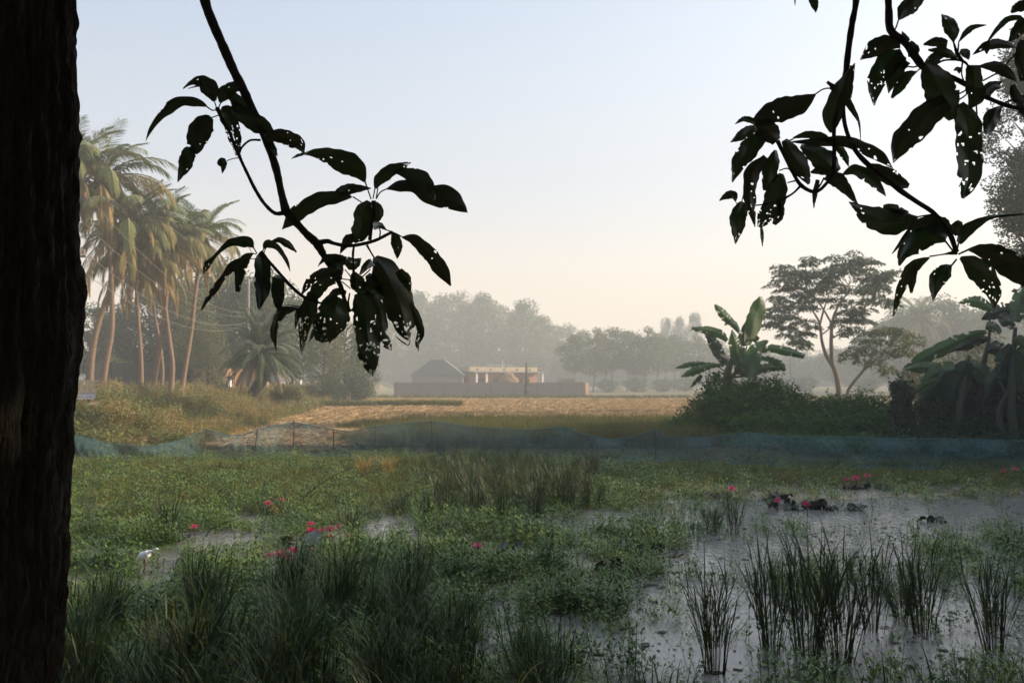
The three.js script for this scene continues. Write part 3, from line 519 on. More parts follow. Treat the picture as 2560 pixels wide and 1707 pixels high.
{
  // far wood behind the house: tall trees one can tell apart
  const spots = [[905, 705, 320, 0], [955, 664, 334, 0], [990, 690, 355, 1], [1030, 672, 341, 1], [1070, 690, 362, 0], [1100, 670, 338, 0], [1135, 700, 348, 1], [1175, 712, 355, 1], [1207, 686, 329, 0], [1238, 722, 341, 0], [1268, 745, 355, 1], [1300, 748, 362, 1], [870, 720, 341, 1], [830, 735, 334, 0], [1335, 756, 355, 0]];
    spots.forEach(([x, y, d, k], i) => {
    const p = standAt(x, d), s = (heightTo(y, d) - p.y) / 20;
    tree('forest_tree', p, k ? P.euc2 : P.euc, i % 3 ? M.mid : M.olive, M.greyBark, ['hazy tree at the left of the far wood above the drooping bush','tallest pointed tree at the left end of the far wood','broad hazy tree of the far wood just right of the tallest one','high rounded tree of the far wood above the shed ridge','hazy tree of the far wood between the shed and the house roof','high hazy tree of the far wood left of the house mast','hazy tree of the far wood straight behind the house mast','lower hazy tree in the notch of the far wood over the house','slender double-topped tree standing out at the right of the far wood','sloping hazy tree just right of the slender double-topped one','low hazy tree where the far wood drops toward the thin-stemmed row','last low hazy tree of the far wood behind the row','half-hidden hazy tree behind the hanging mango leaves','hazy tree behind the creeper-hung trees by the road','faint low tree far behind the left end of the row'][i], 'tall trees of the far wood', i * 1.3, s * (k ? 1.15 : 1.05), s);
  });
  // the row of thin-stemmed trees right of the house
  const rowSpots = [[1318, 768, 215], [1362, 756, 224], [1408, 752, 228], [1440, 760, 234], [1478, 754, 228], [1512, 766, 234], [1548, 768, 245], [1590, 772, 253], [1640, 775, 258], [1388, 775, 252], [1460, 772, 258], [1530, 778, 265]];
  rowSpots.forEach(([x, y, d], i) => {
    const p = standAt(x, d), s = (heightTo(y, d) - p.y) / 11;
    tree('row_tree', p, i % 3 === 1 ? P.row2 : P.row, i % 4 === 1 ? M.olive : M.mid, M.greyBark, i === 0 ? 'dark tree nearest the house at the left end of the thin-stemmed row' : `thin-stemmed tree right of the house, ${['', 'second', 'third', 'fourth', 'fifth', 'sixth', 'seventh', 'eighth', 'last before the banana'][i] ?? ['between the second and third', 'between the fourth and fifth', 'between the sixth and seventh'][i - 9]} in its row`, 'row of thin-stemmed trees', i * 2.1, s * (1.1 + 0.3 * ((i * 7) % 5) / 5), s);
  });
  // scrub under the row and along the far field edge
  [[1300, 868, 205], [1395, 872, 215], [1462, 866, 220], [1525, 870, 226], [1575, 865, 230], [1655, 866, 235], [1715, 870, 230], [1790, 868, 220], [1850, 866, 226], [1990, 868, 210]].forEach(([x, y, d], i) => {
    const p = standAt(x, d), s = (heightTo(y, d) - p.y) / 6;
    tag(tree('field_bush', p, P.low, M.mid, M.bark, `low hazy bush at the far field edge, ${['at the end of the brick wall', 'under the first gap of the thin-stemmed row', 'under the middle of the thin-stemmed row', 'under the right half of the thin-stemmed row', 'left of the banana plant', 'hidden behind the banana leaves', 'just right of the banana plant', 'between banana and forked tree', 'left of the forked trunk', 'behind the small leaning tree'][i]}`, null, i * 1.3, s * 2.2, s), null, 'bush');
  });
  // three loose treetops above the row
  [[1532, 728, 362], [1566, 726, 375], [1594, 716, 369]].forEach(([x, y, d], i) => {
    const p = standAt(x, d), s = (heightTo(y, d) - p.y) / 20;
    tree('distant_tree', p, P.euc, M.grey, M.greyBark, ['left one of three faint treetops rising over the row', 'middle one of three faint treetops rising over the row', 'right and tallest of three faint treetops beside the banana leaf'][i], null, i * 2 + 1, s * 0.62, s);
  });
  // haze-covered trees beyond the tree on the right
  [[1700, 800, 299], [1760, 806, 312], [1830, 806, 306], [1920, 800, 299], [1990, 780, 280], [2045, 738, 228], [2105, 702, 214], [2160, 688, 205], [2210, 702, 214], [2262, 720, 208], [2330, 700, 208]].forEach(([x, y, d], i) => {
    const p = standAt(x, d), s = (heightTo(y, d) - p.y) / 12;
    tree('hazy_tree', p, i % 2 ? P.broad : P.broad2, M.mid, M.greyBark, i < 5 ? `low tree of the faint far line, ${['behind the banana plant', 'left of the forked trunk', 'right of the forked trunk', 'behind the small leaning tree', 'right of the small leaning tree'][i]}` : `hazy round tree of the grey group, ${['lowest at its left', 'left of the palm top', 'highest beside the palm top', 'behind the banana leaf tips', 'beyond the long banana leaves', 'farthest right behind the bananas'][i - 5]}`, i < 5 ? 'faint far tree line' : 'grey hazy tree group', i * 1.7, s * (i < 5 ? 1.5 : 1.15), s);
  });
  // dark leafy trees behind the coconut palms
  [[205, 705, 96, 'broad', 'dark'], [270, 700, 100, 'broad2', 'dark'], [345, 670, 104, 'broad', 'grey'], [430, 640, 104, 'broad2', 'dark'], [505, 604, 100, 'broad', 'mid'], [560, 610, 98, 'broad2', 'mid'], [615, 640, 96, 'broad', 'mid'], [668, 690, 98, 'broad', 'mid']].forEach(([x, y, d, k, m], i) => {
    const p = standAt(x, d), s = (heightTo(y, d) - p.y) / 12;
    tree('shade_tree', p, P[k], M[m], M.bark, ['dark leafy tree behind the leftmost leaning palm trunks', 'dark leafy tree showing between the two leftmost palm trunks', 'grey-green tree behind the straight palm trunk', 'dark tree behind the crossing palm trunks', 'tallest leafy tree behind the power pole', 'leafy tree directly right of the power pole top', 'leafy tree behind the date palm', 'hazy leafy tree between date palm and hanging leaves'][i], null, i * 1.9, s * 0.95, s);
  });
  // vine-draped trees and bushes along the road
  [[475, 738, 80, 1.25, 'olive', 'short tree draped in sunlit yellowish creepers right of the palms'], [440, 655, 82, 0.9, 'olive', 'narrow tree wrapped in creepers between the palm trunks'], [745, 742, 86, 1.15, 'olive', 'creeper-hung tree beside the second rider'], [795, 735, 92, 1.2, 'mid', 'hazy creeper-hung tree under the hanging leaves'], [835, 775, 96, 1.1, 'mid', 'hazy tree with a leaning trunk left of the drooping bush'], [410, 770, 84, 0.8, 'olive', 'small creeper-covered tree at the foot of the crossing palms']].forEach(([x, y, d, w, m, label], i) => {
    const p = standAt(x, d), s = (heightTo(y, d) - p.y) / 9;
    tree('creeper_tree', p, P.vine, M[m], M.bark, label, null, i * 1.1, s * w, s);
  });
  [[765, 868, 84, 'dark', 'dark low bush at the field edge under the creeper-hung trees'], [820, 862, 90, 'dark', 'dark round bush right of the low bush at the field edge'], [258, 820, 88, 'yellow', 'bright yellow-green bush glowing over the dark wall']].forEach(([x, y, d, m, label], i) => {
    const p = standAt(x, d), s = (heightTo(y, d) - p.y) / 6;
    tag(tree('bush', p, P.low, M[m], M.bark, label, null, i, s * 1.2, s), label, 'bush');
  });
  // bushy trees before the right-hand group
  [[2135, 812, 52, 'yellow', 'small yellowish bush tree peeping over the banana leaves'], [2255, 772, 60, 'olive', 'loose olive tree behind the right banana plants']].forEach(([x, y, d, m, label], i) => {
    const p = standAt(x, d), s = (heightTo(y, d) - p.y) / 6;
    tree('bush_tree', p, P.low, M[m], M.bark, label, null, i + 2, s, s);
  });
}
// umbrella-crowned tree in the field: forked stem, flat layered sprays
function umbrellaTree(limbs, sprays, at, d, name, label, mat, seed) {
  const g = makeRng(seed), wood = new GB(), crown = new GB();
  for (const [list, r0, r1] of limbs) { const p = curvePts(list.map(([x, y, z = 0]) => pt(x * Q, y * Q, d + z)), 16); wood.tube(p, p.map((_, k) => lerp(r0, r1, k / 16)), 7); }
  for (const [x, y, rx, ry, n = 1, z0 = 0] of sprays) {
    const w = rx * Q / FOCAL * d, h = ry * Q / FOCAL * d, c = pt(x * Q, y * Q, d + z0 + g.r(-1.2, 1.2));
    const subs = Math.round(13 * n * (rx * ry) / 1300 * (seed === 402 ? 0.4 : 1)) + (seed === 402 ? 2 : 4);
    for (let s = 0; s < subs; s++) {
      const a = g.r(0, 6.28), q = Math.sqrt(g()), cc = V(c.x + Math.cos(a) * q * w, c.y + g.r(-1.6, 1.9) * h, c.z + Math.sin(a) * q * w * 0.8), tw = c.clone(); tw.y -= h * 0.6;
      wood.tube([tw, tw.clone().lerp(cc, 0.6).add(V(0, 0.05, 0)), cc], [0.02, 0.015, 0.008], 4, false);
      for (let i = 0; i < 90; i++) {
        const b = g.r(0, 6.28), rr = Math.sqrt(g()) * g.r(0.35, 0.65), p = V(cc.x + Math.cos(b) * rr, cc.y + 0.12 - rr * rr * 0.75 + g.g() * 0.13, cc.z + Math.sin(b) * rr);
        const dir = V(Math.cos(b) + g.r(-0.5, 0.5), -0.55, Math.sin(b) + g.r(-0.5, 0.5)).normalize();
        crown.card(p, dir, sideOf(dir, g), g.r(0.16, 0.3), 0.085);
      }
    }
  }
  const t = thing(name, at, label, 'tree');
  mesh('trunk', wood.geo(at), M.greyBark, t); mesh('crown', crown.geo(at), mat, t);
  return t;
}
{
  const d = 64, at = standAt(1928, d);
  umbrellaTree([[[[1928, 946], [1927, 890], [1918, 850], [1912, 835]], 0.21, 0.14], [[[1914, 842], [1898, 815], [1888, 780], [1884, 745], [1868, 715], [1840, 690]], 0.14, 0.04], [[[1912, 838], [1910, 790], [1912, 745], [1918, 720], [1935, 690], [1960, 660]], 0.15, 0.04], [[[1884, 745], [1892, 715], [1900, 690], [1915, 650]], 0.08, 0.03], [[[1912, 745], [1895, 715], [1872, 680], [1850, 640]], 0.08, 0.03], [[[1886, 770], [1905, 755], [1914, 735]], 0.05, 0.05], [[[1915, 730], [1940, 715], [1990, 690]], 0.06, 0.02], [[[1884, 745], [1860, 738], [1820, 740]], 0.05, 0.02]],
    [[1815, 632, 40, 12], [1850, 622, 34, 12], [1800, 662, 34, 12], [1835, 655, 44, 16], [1885, 620, 40, 14], [1895, 650, 50, 18], [1940, 612, 38, 14], [1975, 600, 36, 10], [1990, 622, 40, 14], [1950, 645, 48, 18], [2005, 650, 44, 16], [2035, 640, 26, 10], [1860, 685, 46, 15], [1920, 682, 48, 15], [1980, 680, 44, 14], [2022, 672, 30, 10], [1795, 725, 34, 12], [1780, 738, 22, 8], [1830, 715, 36, 12], [1815, 752, 34, 12], [1855, 755, 20, 10], [1835, 775, 26, 9], [1845, 792, 16, 6], [1955, 735, 40, 14], [1985, 755, 34, 12], [1940, 765, 26, 9], [1800, 700, 26, 9], [1965, 710, 36, 10], [2040, 700, 16, 7]],
    at, d, 'umbrella_tree', 'slender forked tree with flat layered crown standing in the field', M.feather, 401);
  const a2 = standAt(1945, 56);
  umbrellaTree([[[[1945, 946], [1948, 900], [1960, 880], [1985, 850], [2000, 830], [2010, 800], [2025, 785]], 0.12, 0.03], [[[1985, 850], [1988, 825], [1975, 800]], 0.05, 0.02]],
    [[2045, 782, 44, 14], [2075, 795, 34, 12], [2020, 770, 36, 12], [2050, 762, 34, 10], [2085, 778, 26, 10], [2000, 790, 26, 10], [1970, 805, 24, 10], [1965, 820, 18, 8], [2030, 806, 26, 9], [2040, 850, 8, 5, 0.5], [2000, 835, 18, 7, 0.6], [2060, 812, 20, 7]],
    a2, 56, 'umbrella_tree', 'small leaning tree with sunlit yellowish sprays under the taller forked tree', M.olive, 402);
}
// tall leafy tree at the edge of the picture, seen through haze
{
  const d = 50, at = standAt(2372, d), g = makeRng(90);
  const wood = new GB(), crown = new GB(), ax = curvePts([at, pt(2375 * Q, 700 * Q, d), pt(2380 * Q, 400 * Q, d), pt(2385 * Q, 60 * Q, d)], 14);
  wood.tube(ax, ax.map((_, k) => 0.35 - 0.02 * k), 8);
  const blobs = [];
  for (let i = 0; i < 150; i++) {
    const y = g.r(40, 600), lim = y < 110 ? 2335 : y < 210 ? 2322 : y < 300 ? 2290 : y < 500 ? 2272 + 18 * Math.sin(y * 0.05) : 2310, x = g.r(lim, 2480);
    blobs.push([x, y]);
  }
  for (const [x, y] of blobs) {
    const c = pt(x * Q, y * Q, d + g.r(-3, 3)), s = ax[Math.min(13, Math.max(2, Math.round((900 - y) / 900 * 14)))];
    wood.tube(curvePts([s, s.clone().lerp(c, 0.5).add(V(0, 0.3, 0)), c], 5), [0.08, 0.06, 0.05, 0.035, 0.02, 0.01], 5, false);
    for (let i = 0; i < 260; i++) { const dd = rndDir(g), r = 0.85 * Math.pow(g(), 0.5), p = V(c.x + dd.x * r, c.y + dd.y * r * 0.7, c.z + dd.z * r), dir = dd.clone().add(rndDir(g)).normalize(); crown.card(p, dir, sideOf(dir, g), g.r(0.13, 0.24), 0.1); }
  }
  const t = thing('tall_tree', at, 'tall leafy grey-green tree rising along the picture edge behind mango leaves', 'tree');
  mesh('trunk', wood.geo(at), M.bark, t); mesh('crown', crown.geo(at), leafy(col(0.02, 0.04, 0.014), 0.15, 0.9, { specularIntensity: 0.3 }), t);
}
// the wood that closes the plain, one hazy mass
{
  const g = makeRng(2200), list = [];
  for (let i = 0; i < 420; i++) { const x = g.r(-190, 300), z = -385 - g.r(0, 40), s = g.r(1.5, 2.5); list.push([mtx(x, groundH(x, z) - 1.5, z, g.r(0, 6.28), s * 1.3, 0, 0, s), col(g.r(0.8, 1.2), g.r(0.85, 1.15), g.r(0.8, 1.1))]); }
  tag(instanced('far_wood', P.low.crown, M.mid, list), 'continuous grey-green wood closing the far side of the plain', 'wood');
}
// trees outside the frame shading the pond; those behind the viewer added to darken
{
  const sp = treeParts({ H: 11, R: 4.6, y0: 2.2, clumps: 60, clumpR: 1.5, leaves: 150, leaf: 0.5, trunkR: 0.3, seed: 21 });
  [[14, -6, 1.0], [17, -13, 0.8], [19, -19.5, 0.68], [22, -26, 0.62], [20.5, -29, 0.74], [25, -31.5, 0.92], [24.5, -36, 0.82], [13, 2, 1.1], [22, -6, 1.0], [26, -15, 0.8], [-6, 14, 1.1], [3, 15, 1.2], [12, 12, 1.2], [-13, 8, 1.1], [-15, -2, 1.0]].forEach(([x, z, s], i) => {
    const t = tree('unseen_tree', V(x, groundH(x, z) - 0.1, z), sp, M.dark, M.bark, 'unseen dense dark tree outside the frame shading pond and viewpoint', 'unseen trees outside the frame', i * 1.3, s, s);
  });
}
// ------------------------------------------------------------------ coconut palms and the date palm
function frondGeo({ len, el, sag, leaflets, leafLen, hang, seed, wid = 0.05, dry = 0 }) {          // grows along +x, up is y
  const g = makeRng(seed), gb = new GB(), pts = [], n = 14;
  let x = 0, y = 0, a = el;
  for (let k = 0; k <= n; k++) { pts.push(V(x, y, 0)); x += Math.cos(a) * len / n; y += Math.sin(a) * len / n; a = Math.max(-1.5, a - sag * (0.4 + 1.2 * k / n) / n); }
  gb.tube(pts, pts.map((_, k) => 0.045 * (1 - 0.85 * k / n) * len / 4.5), 4);
  const c = new THREE.CatmullRomCurve3(pts);
  for (let i = 0; i < leaflets; i++) {
    const t = 0.16 + 0.84 * (i + g()) / leaflets, p = c.getPoint(t), tg = c.getTangent(t);
    const up = V(0, 0, 1).cross(tg).normalize();
    for (const s of [-1, 1]) {
      if (g() < dry) continue;
      const L = leafLen * (0.55 + 0.6 * Math.sin(Math.PI * Math.min(1, t * 0.85 + 0.1))) * g.r(0.85, 1.1);
      const out = V(0, 0, s * (1 - hang * 0.6)).addScaledVector(tg, 0.55 + 0.5 * t).addScaledVector(up, 0.25 * (1 - hang)).add(V(0, -hang * g.r(0.7, 1.3), 0)).add(rndDir(g).multiplyScalar(0.12)).normalize();
      const q0 = p, q1 = p.clone().addScaledVector(out, L * 0.5), o2 = out.clone().add(V(0, -0.35 - hang * 0.4, 0)).normalize(), q2 = q1.clone().addScaledVector(o2, L * 0.5);
      const sd = V(0, 0, 0).crossVectors(out, V(0, 1, 0).addScaledVector(tg, 0.4)).normalize().multiplyScalar(1).add(tg.clone().multiplyScalar(0.6)).normalize();
      gb.strip([q0, q1, q2], sd, [wid * 0.6, wid, wid * 0.12]);
    }
  }
  return gb.geo();
}
const coco = { up: [], mid: [], out: [], low: [], dead: [] };
for (let k = 0; k < 3; k++) {
  coco.up.push(frondGeo({ len: 4.2, el: 1.15, sag: 0.9, leaflets: 62, leafLen: 0.9, hang: 0.1, seed: 500 + k, wid: 0.06 }));
  coco.mid.push(frondGeo({ len: 5.0, el: 0.8, sag: 1.7, leaflets: 68, leafLen: 1.0, hang: 0.45, seed: 510 + k, wid: 0.06 }));
  coco.out.push(frondGeo({ len: 5.3, el: 0.25, sag: 1.75, leaflets: 68, leafLen: 1.05, hang: 0.75, seed: 520 + k, wid: 0.06 }));
  coco.low.push(frondGeo({ len: 5.2, el: -0.35, sag: 1.5, leaflets: 62, leafLen: 1.0, hang: 0.85, seed: 530 + k, wid: 0.06, dry: 0.1 }));
  coco.dead.push(frondGeo({ len: 3.8, el: -1.1, sag: 0.5, leaflets: 34, leafLen: 0.8, hang: 0.9, seed: 540 + k, wid: 0.05, dry: 0.3 }));
}
const palmMat = [leafy(col(0.16, 0.18, 0.04), 0.4), leafy(col(0.27, 0.22, 0.055), 0.4), leafy(col(0.32, 0.22, 0.08), 0.3), leafy(col(0.09, 0.145, 0.035), 0.4)];
const palmBark = std(col(0.30, 0.20, 0.14), { map: rep(TEX.grain, 1, 2), bumpMap: rep(TEX.bumps, 1, 4), bumpScale: 0.02 });
const nutMat = std(col(0.11, 0.10, 0.03), { roughness: 0.6 });
function coconutPalm(line, d, label, seed, scale = 1, thick = 1, spin = 0) {   // line: trunk on the 2352-wide view, foot to crown
  const g = makeRng(seed), foot = standAt(line[0][0], d), pts = line.map(([x, y], i) => i ? pt(x * Q, y * Q, d) : foot);
  const t = thing('coconut_palm', foot, label, 'palm tree');
  const p = curvePts(pts, 40), gb = new GB();
  gb.tube(p, p.map((_, k) => thick * 1.25 * (0.17 - 0.07 * k / 40 + (k < 4 ? 0.05 * (1 - k / 4) : 0) + (k % 2 ? 0.006 : 0))), 9);
  mesh('trunk', gb.geo(foot), palmBark, t);
  const top = pts.at(-1).clone().sub(foot);
  const N = 36;
  for (let i = 0; i < N; i++) {
    const f = i / N, kind = f < 0.16 ? 'up' : f < 0.4 ? 'mid' : f < 0.66 ? 'out' : f < 0.9 ? 'low' : 'dead';
    const mat = kind === 'dead' ? palmMat[2] : kind === 'low' ? palmMat[g() < 0.45 ? 2 : 1] : kind === 'out' ? palmMat[g() < 0.5 ? 1 : 0] : palmMat[g() < 0.4 ? 3 : 0];
    const o = mesh('frond', coco[kind][i % 3], mat, t);
    o.position.copy(top).add(V(0, g.r(-0.15, 0.1) - (f > 0.66 ? 0.25 : 0), 0));
    o.rotation.set(0, spin + i * 2.39996 + g.r(-0.25, 0.25), g.r(-0.12, 0.12)); o.scale.setScalar(scale * g.r(0.85, 1.08));
  }
  for (let k = 0; k < 7; k++) { const o = mesh('coconut', nutGeo, nutMat, t); o.position.copy(top).add(V(Math.cos(k * 1.7) * 0.28, -0.35 - 0.15 * (k % 3), Math.sin(k * 1.7) * 0.28)); }
  const cr = new GB(); for (let k = 0; k < 12; k++) { const a = k * 2.4, b = V(Math.cos(a) * 0.12, -0.3 + k * 0.05, Math.sin(a) * 0.12); cr.strip([b, b.clone().add(V(Math.cos(a) * 0.25, 0.35, Math.sin(a) * 0.25)), b.clone().add(V(Math.cos(a) * 0.5, 0.85, Math.sin(a) * 0.5))], V(-Math.sin(a), 0, Math.cos(a)), [0.22, 0.14, 0.06]); }
  const hh = mesh('crown_heart', cr.geo(), palmMat[2], t); hh.position.copy(top);
  return t;
}
const nutGeo = new THREE.SphereGeometry(0.13, 10, 8); nutGeo.scale(1, 1.25, 1);
coconutPalm([[158, 900], [158, 700], [164, 385]], 60, 'tallest coconut palm, its trunk hidden behind the dark mango trunk', 601, 1.0, 1, 0.4);
coconutPalm([[203, 880], [212, 800], [228, 730], [258, 660], [284, 588], [290, 520]], 61, 'coconut palm with the most strongly leaning curved trunk at the left', 602, 1.0, 1.05, 1.0);
coconutPalm([[231, 900], [243, 830], [255, 760], [256, 690], [252, 600], [240, 500], [228, 410]], 60, 'tall coconut palm just right of the cart, trunk curving back left', 603, 1.05, 0.95, 2.1);
coconutPalm([[324, 915], [323, 830], [317, 740], [312, 660], [312, 600]], 63, 'straight slender coconut palm standing alone between the leaning ones', 604, 0.85, 0.75, 0.2);
coconutPalm([[347, 906], [362, 820], [376, 730], [383, 660], [392, 560]], 64, 'coconut palm leaning right, crossing in front of a reddish trunk', 605, 0.88, 0.85, 3.0);
coconutPalm([[391, 912], [395, 840], [388, 780], [379, 710], [370, 620], [362, 520]], 64, 'coconut palm with the sunlit reddish trunk bending left', 606, 0.85, 0.85, 1.4);
coconutPalm([[370, 908], [372, 850], [366, 790], [350, 700], [335, 590]], 67, 'thin coconut palm trunk half hidden between the crossing pair', 607, 0.8, 0.7, 5.0);
coconutPalm([[414, 896], [425, 840], [438, 760], [447, 680], [456, 610], [463, 540]], 68, 'rightmost coconut palm, leaning right beside the creeper tree', 608, 0.82, 0.9, 0.9);
// faint palm in the haze at the far right
{
  const t = coconutPalm([[2115, 900], [2116, 800], [2112, 728]], 200, 'faint palm top in the haze above the grey trees on the right', 609, 1.5, 1, 2.2);
}
// date palm leaning over the field edge
{
  const g = makeRng(640), d = 60, foot = standAt(573, d), t = thing('date_palm', foot, 'bushy date palm with a thick leaning trunk at the edge of the field', 'palm tree');
  const line = [foot, pt(588 * Q, 893 * Q, d), pt(604 * Q, 868 * Q, d), pt(606 * Q, 838 * Q, d), pt(600 * Q, 806 * Q, d)], p = curvePts(line, 24), gb = new GB();
  gb.tube(p, p.map((_, k) => 0.36 + 0.1 * Math.max(0, 1 - k / 4) - 0.03 * k / 24), 12);
  for (let k = 2; k < 24; k++) for (let j = 0; j < 9; j++) { const a = j / 9 * 6.28 + k * 0.37, b = p[k].clone().add(V(Math.cos(a) * 0.34, 0, Math.sin(a) * 0.34)); gb.card(b, V(Math.cos(a) * 0.6, 0.8, Math.sin(a) * 0.6).normalize(), V(-Math.sin(a), 0, Math.cos(a)), 0.2, 0.17); }
  mesh('trunk', gb.geo(foot), std(col(0.075, 0.06, 0.048)), t);
  const fr = [];
  for (const [el, sag, k] of [[1.3, 0.7, 0], [0.95, 1.1, 1], [0.5, 1.35, 2], [0.05, 1.3, 3], [-0.4, 0.95, 4]]) fr.push([frondGeo({ len: 2.75, el, sag, leaflets: 56, leafLen: 0.42, hang: k > 2 ? 0.5 : 0.15, seed: 650 + k, wid: 0.035 }), frondGeo({ len: 2.75, el, sag, leaflets: 56, leafLen: 0.42, hang: k > 2 ? 0.6 : 0.25, seed: 660 + k, wid: 0.035 })]);
  const mt = [leafy(col(0.05, 0.085, 0.03), 0.25, 0.9), leafy(col(0.085, 0.11, 0.035), 0.3, 0.9), leafy(col(0.15, 0.11, 0.06), 0.2, 0.8)], top = line.at(-1).clone().sub(foot);
  for (let i = 0; i < 84; i++) {
    const f = i / 84, k = Math.min(4, Math.floor(f * 5)), o = mesh('frond', fr[k][i % 2], k === 4 ? mt[i % 2 ? 2 : 1] : mt[i % 2], t);
    o.position.copy(top).add(V(0, -0.25 * k / 4, 0)); o.rotation.set(0, i * 2.39996 + g.r(-0.3, 0.3), g.r(-0.15, 0.15)); o.scale.setScalar(g.r(0.9, 1.18));
  }
}
// ------------------------------------------------------------------ banana plants and creeper-covered bushes
const bananaMat = leafy(col(0.045, 0.10, 0.024), 0.5, 0.8, { specularIntensity: 0.6, bumpMap: TEX.veins, bumpScale: 0.012 }), bananaDark = leafy(col(0.02, 0.044, 0.02), 0.3, 0.6, { specularIntensity: 0.5, bumpMap: TEX.veins, bumpScale: 0.012 }), bananaLit = leafy(col(0.058, 0.125, 0.024), 0.62, 0.9, { bumpMap: TEX.veins, bumpScale: 0.01 }), dryMat = leafy(col(0.24, 0.15, 0.075), 0.3, 0.8);  // lit variant: paler, more see-through, sunlight painted into chosen leaves
const cropF = [1680, 720, 360 / 1882], cropG = [2160, 640, 400 / 1254];
function bananaStem(crop, list, d) { const p = curvePts(list.map((q) => cp(crop, q, d)), 20), gb = new GB(); gb.tube(p, p.map((_, k) => Math.max(0.02, catm(list.map((q) => q[2]), k / 20) * crop[2] / FOCAL * d / 2)), 9); return gb; }
{
  const d = 34, at = standAt(1722, d), t = thing('banana_plant', at, 'banana plant with one tall sunlit upright leaf rising above the green bush', 'banana plant');
  mesh('pseudostem', bananaStem(cropF, [[735, 1750, 150], [735, 1400, 140], [730, 1200, 120], [740, 1060, 90], [800, 900, 50], [880, 800, 30]], d).geo(at), std(col(0.09, 0.085, 0.04)), t);
  const pet = new GB();
  for (const l of [[[735, 1150, 40], [690, 1090, 22], [610, 1030, 16]], [[735, 1150, 40], [660, 1110, 20], [600, 1085, 14]], [[740, 1150, 40], [730, 1040, 24], [712, 960, 20]], [[745, 1150, 40], [800, 1120, 24], [850, 1060, 20]], [[745, 1170, 40], [830, 1130, 24], [900, 1000, 22], [985, 760, 18]], [[745, 1170, 40], [980, 1010, 24], [1110, 900, 16]], [[750, 1170, 40], [930, 1150, 24], [1100, 1120, 16]], [[745, 1150, 40], [820, 900, 24], [900, 640, 18], [872, 580, 14]]]) { const q = bananaStem(cropF, l, d); const o = pet.n; pet.p.push(...q.p); pet.u.push(...q.u); pet.i.push(...q.i.map((k) => k + o)); }
  mesh('leaf_stalk', pet.geo(at), std(col(0.10, 0.11, 0.04)), t);
  let s = 900;
  const L = (pts, w, o = {}) => { s++; const g = makeRng(s); const gb = blade(cropF, pts, w, d + (o.d ?? g.r(-0.5, 0.5)), { seed: s, dz: g.r(-0.7, 0.7), fold: 0.3, tilt: g.r(-0.5, 0.5), wave: 0.05, rag: 0.06, tears: 6, N: 84, M: 12, ...o }); return mesh('leaf', gb.geo(at), o.mat || bananaMat, t); };
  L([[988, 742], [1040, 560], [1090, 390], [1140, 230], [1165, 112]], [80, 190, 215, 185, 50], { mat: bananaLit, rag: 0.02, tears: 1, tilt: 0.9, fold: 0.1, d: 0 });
  L([[985, 720], [985, 600], [1010, 480], [1060, 350]], [80, 90, 110, 60], { d: 0.3 });
  L([[872, 582], [805, 485], [725, 400], [645, 315], [563, 216]], [30, 70, 118, 116, 30], { d: 0.2 }); L([[880, 575], [805, 470], [750, 448], [685, 488]], [50, 96, 84, 8], { d: 0.1 });
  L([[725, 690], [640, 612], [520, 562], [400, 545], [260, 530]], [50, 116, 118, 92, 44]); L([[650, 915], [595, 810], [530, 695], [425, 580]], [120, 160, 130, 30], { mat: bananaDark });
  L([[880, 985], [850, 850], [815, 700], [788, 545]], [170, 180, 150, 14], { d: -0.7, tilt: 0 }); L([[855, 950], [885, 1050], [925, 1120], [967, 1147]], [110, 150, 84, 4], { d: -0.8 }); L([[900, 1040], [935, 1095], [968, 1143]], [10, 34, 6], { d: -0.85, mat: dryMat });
  L([[1160, 830], [1300, 792], [1450, 815], [1600, 852], [1737, 892]], [50, 108, 122, 104, 64]); L([[1095, 935], [1220, 920], [1330, 958], [1420, 1010], [1482, 1082]], [50, 74, 96, 118, 40], { rag: 0.3 }); L([[1400, 985], [1440, 1040], [1478, 1085]], [10, 50, 20], { mat: dryMat, d: -0.2 });
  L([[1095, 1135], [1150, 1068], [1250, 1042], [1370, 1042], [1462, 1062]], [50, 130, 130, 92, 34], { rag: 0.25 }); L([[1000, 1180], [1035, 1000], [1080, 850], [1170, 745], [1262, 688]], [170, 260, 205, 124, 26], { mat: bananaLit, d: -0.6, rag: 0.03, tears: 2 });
  L([[640, 1010], [520, 1012], [400, 1045], [260, 1100], [122, 1158]], [50, 84, 116, 112, 24], { rag: 0.25, d: -0.4 }); L([[462, 985], [350, 985], [200, 1010], [46, 1046]], [20, 62, 76, 14], { rag: 0.2 }); L([[392, 1140], [330, 1210], [236, 1308]], [50, 66, 6], { mat: bananaDark });
  L([[955, 760], [935, 640], [965, 520], [990, 420]], [90, 130, 96, 20], { mat: bananaDark, d: 0.3 }); L([[1075, 710], [1135, 635]], [70, 50], { d: 0.4, mat: bananaDark }); L([[720, 1000], [660, 890], [640, 820]], [150, 140, 40], { mat: bananaDark, d: 0.5 }); L([[1085, 1150], [1040, 1020], [960, 900]], [200, 220, 100], { mat: bananaDark, d: 0.5 }); L([[850, 1000], [900, 880], [960, 780]], [80, 120, 60], { mat: bananaDark, d: 0.4 });
}
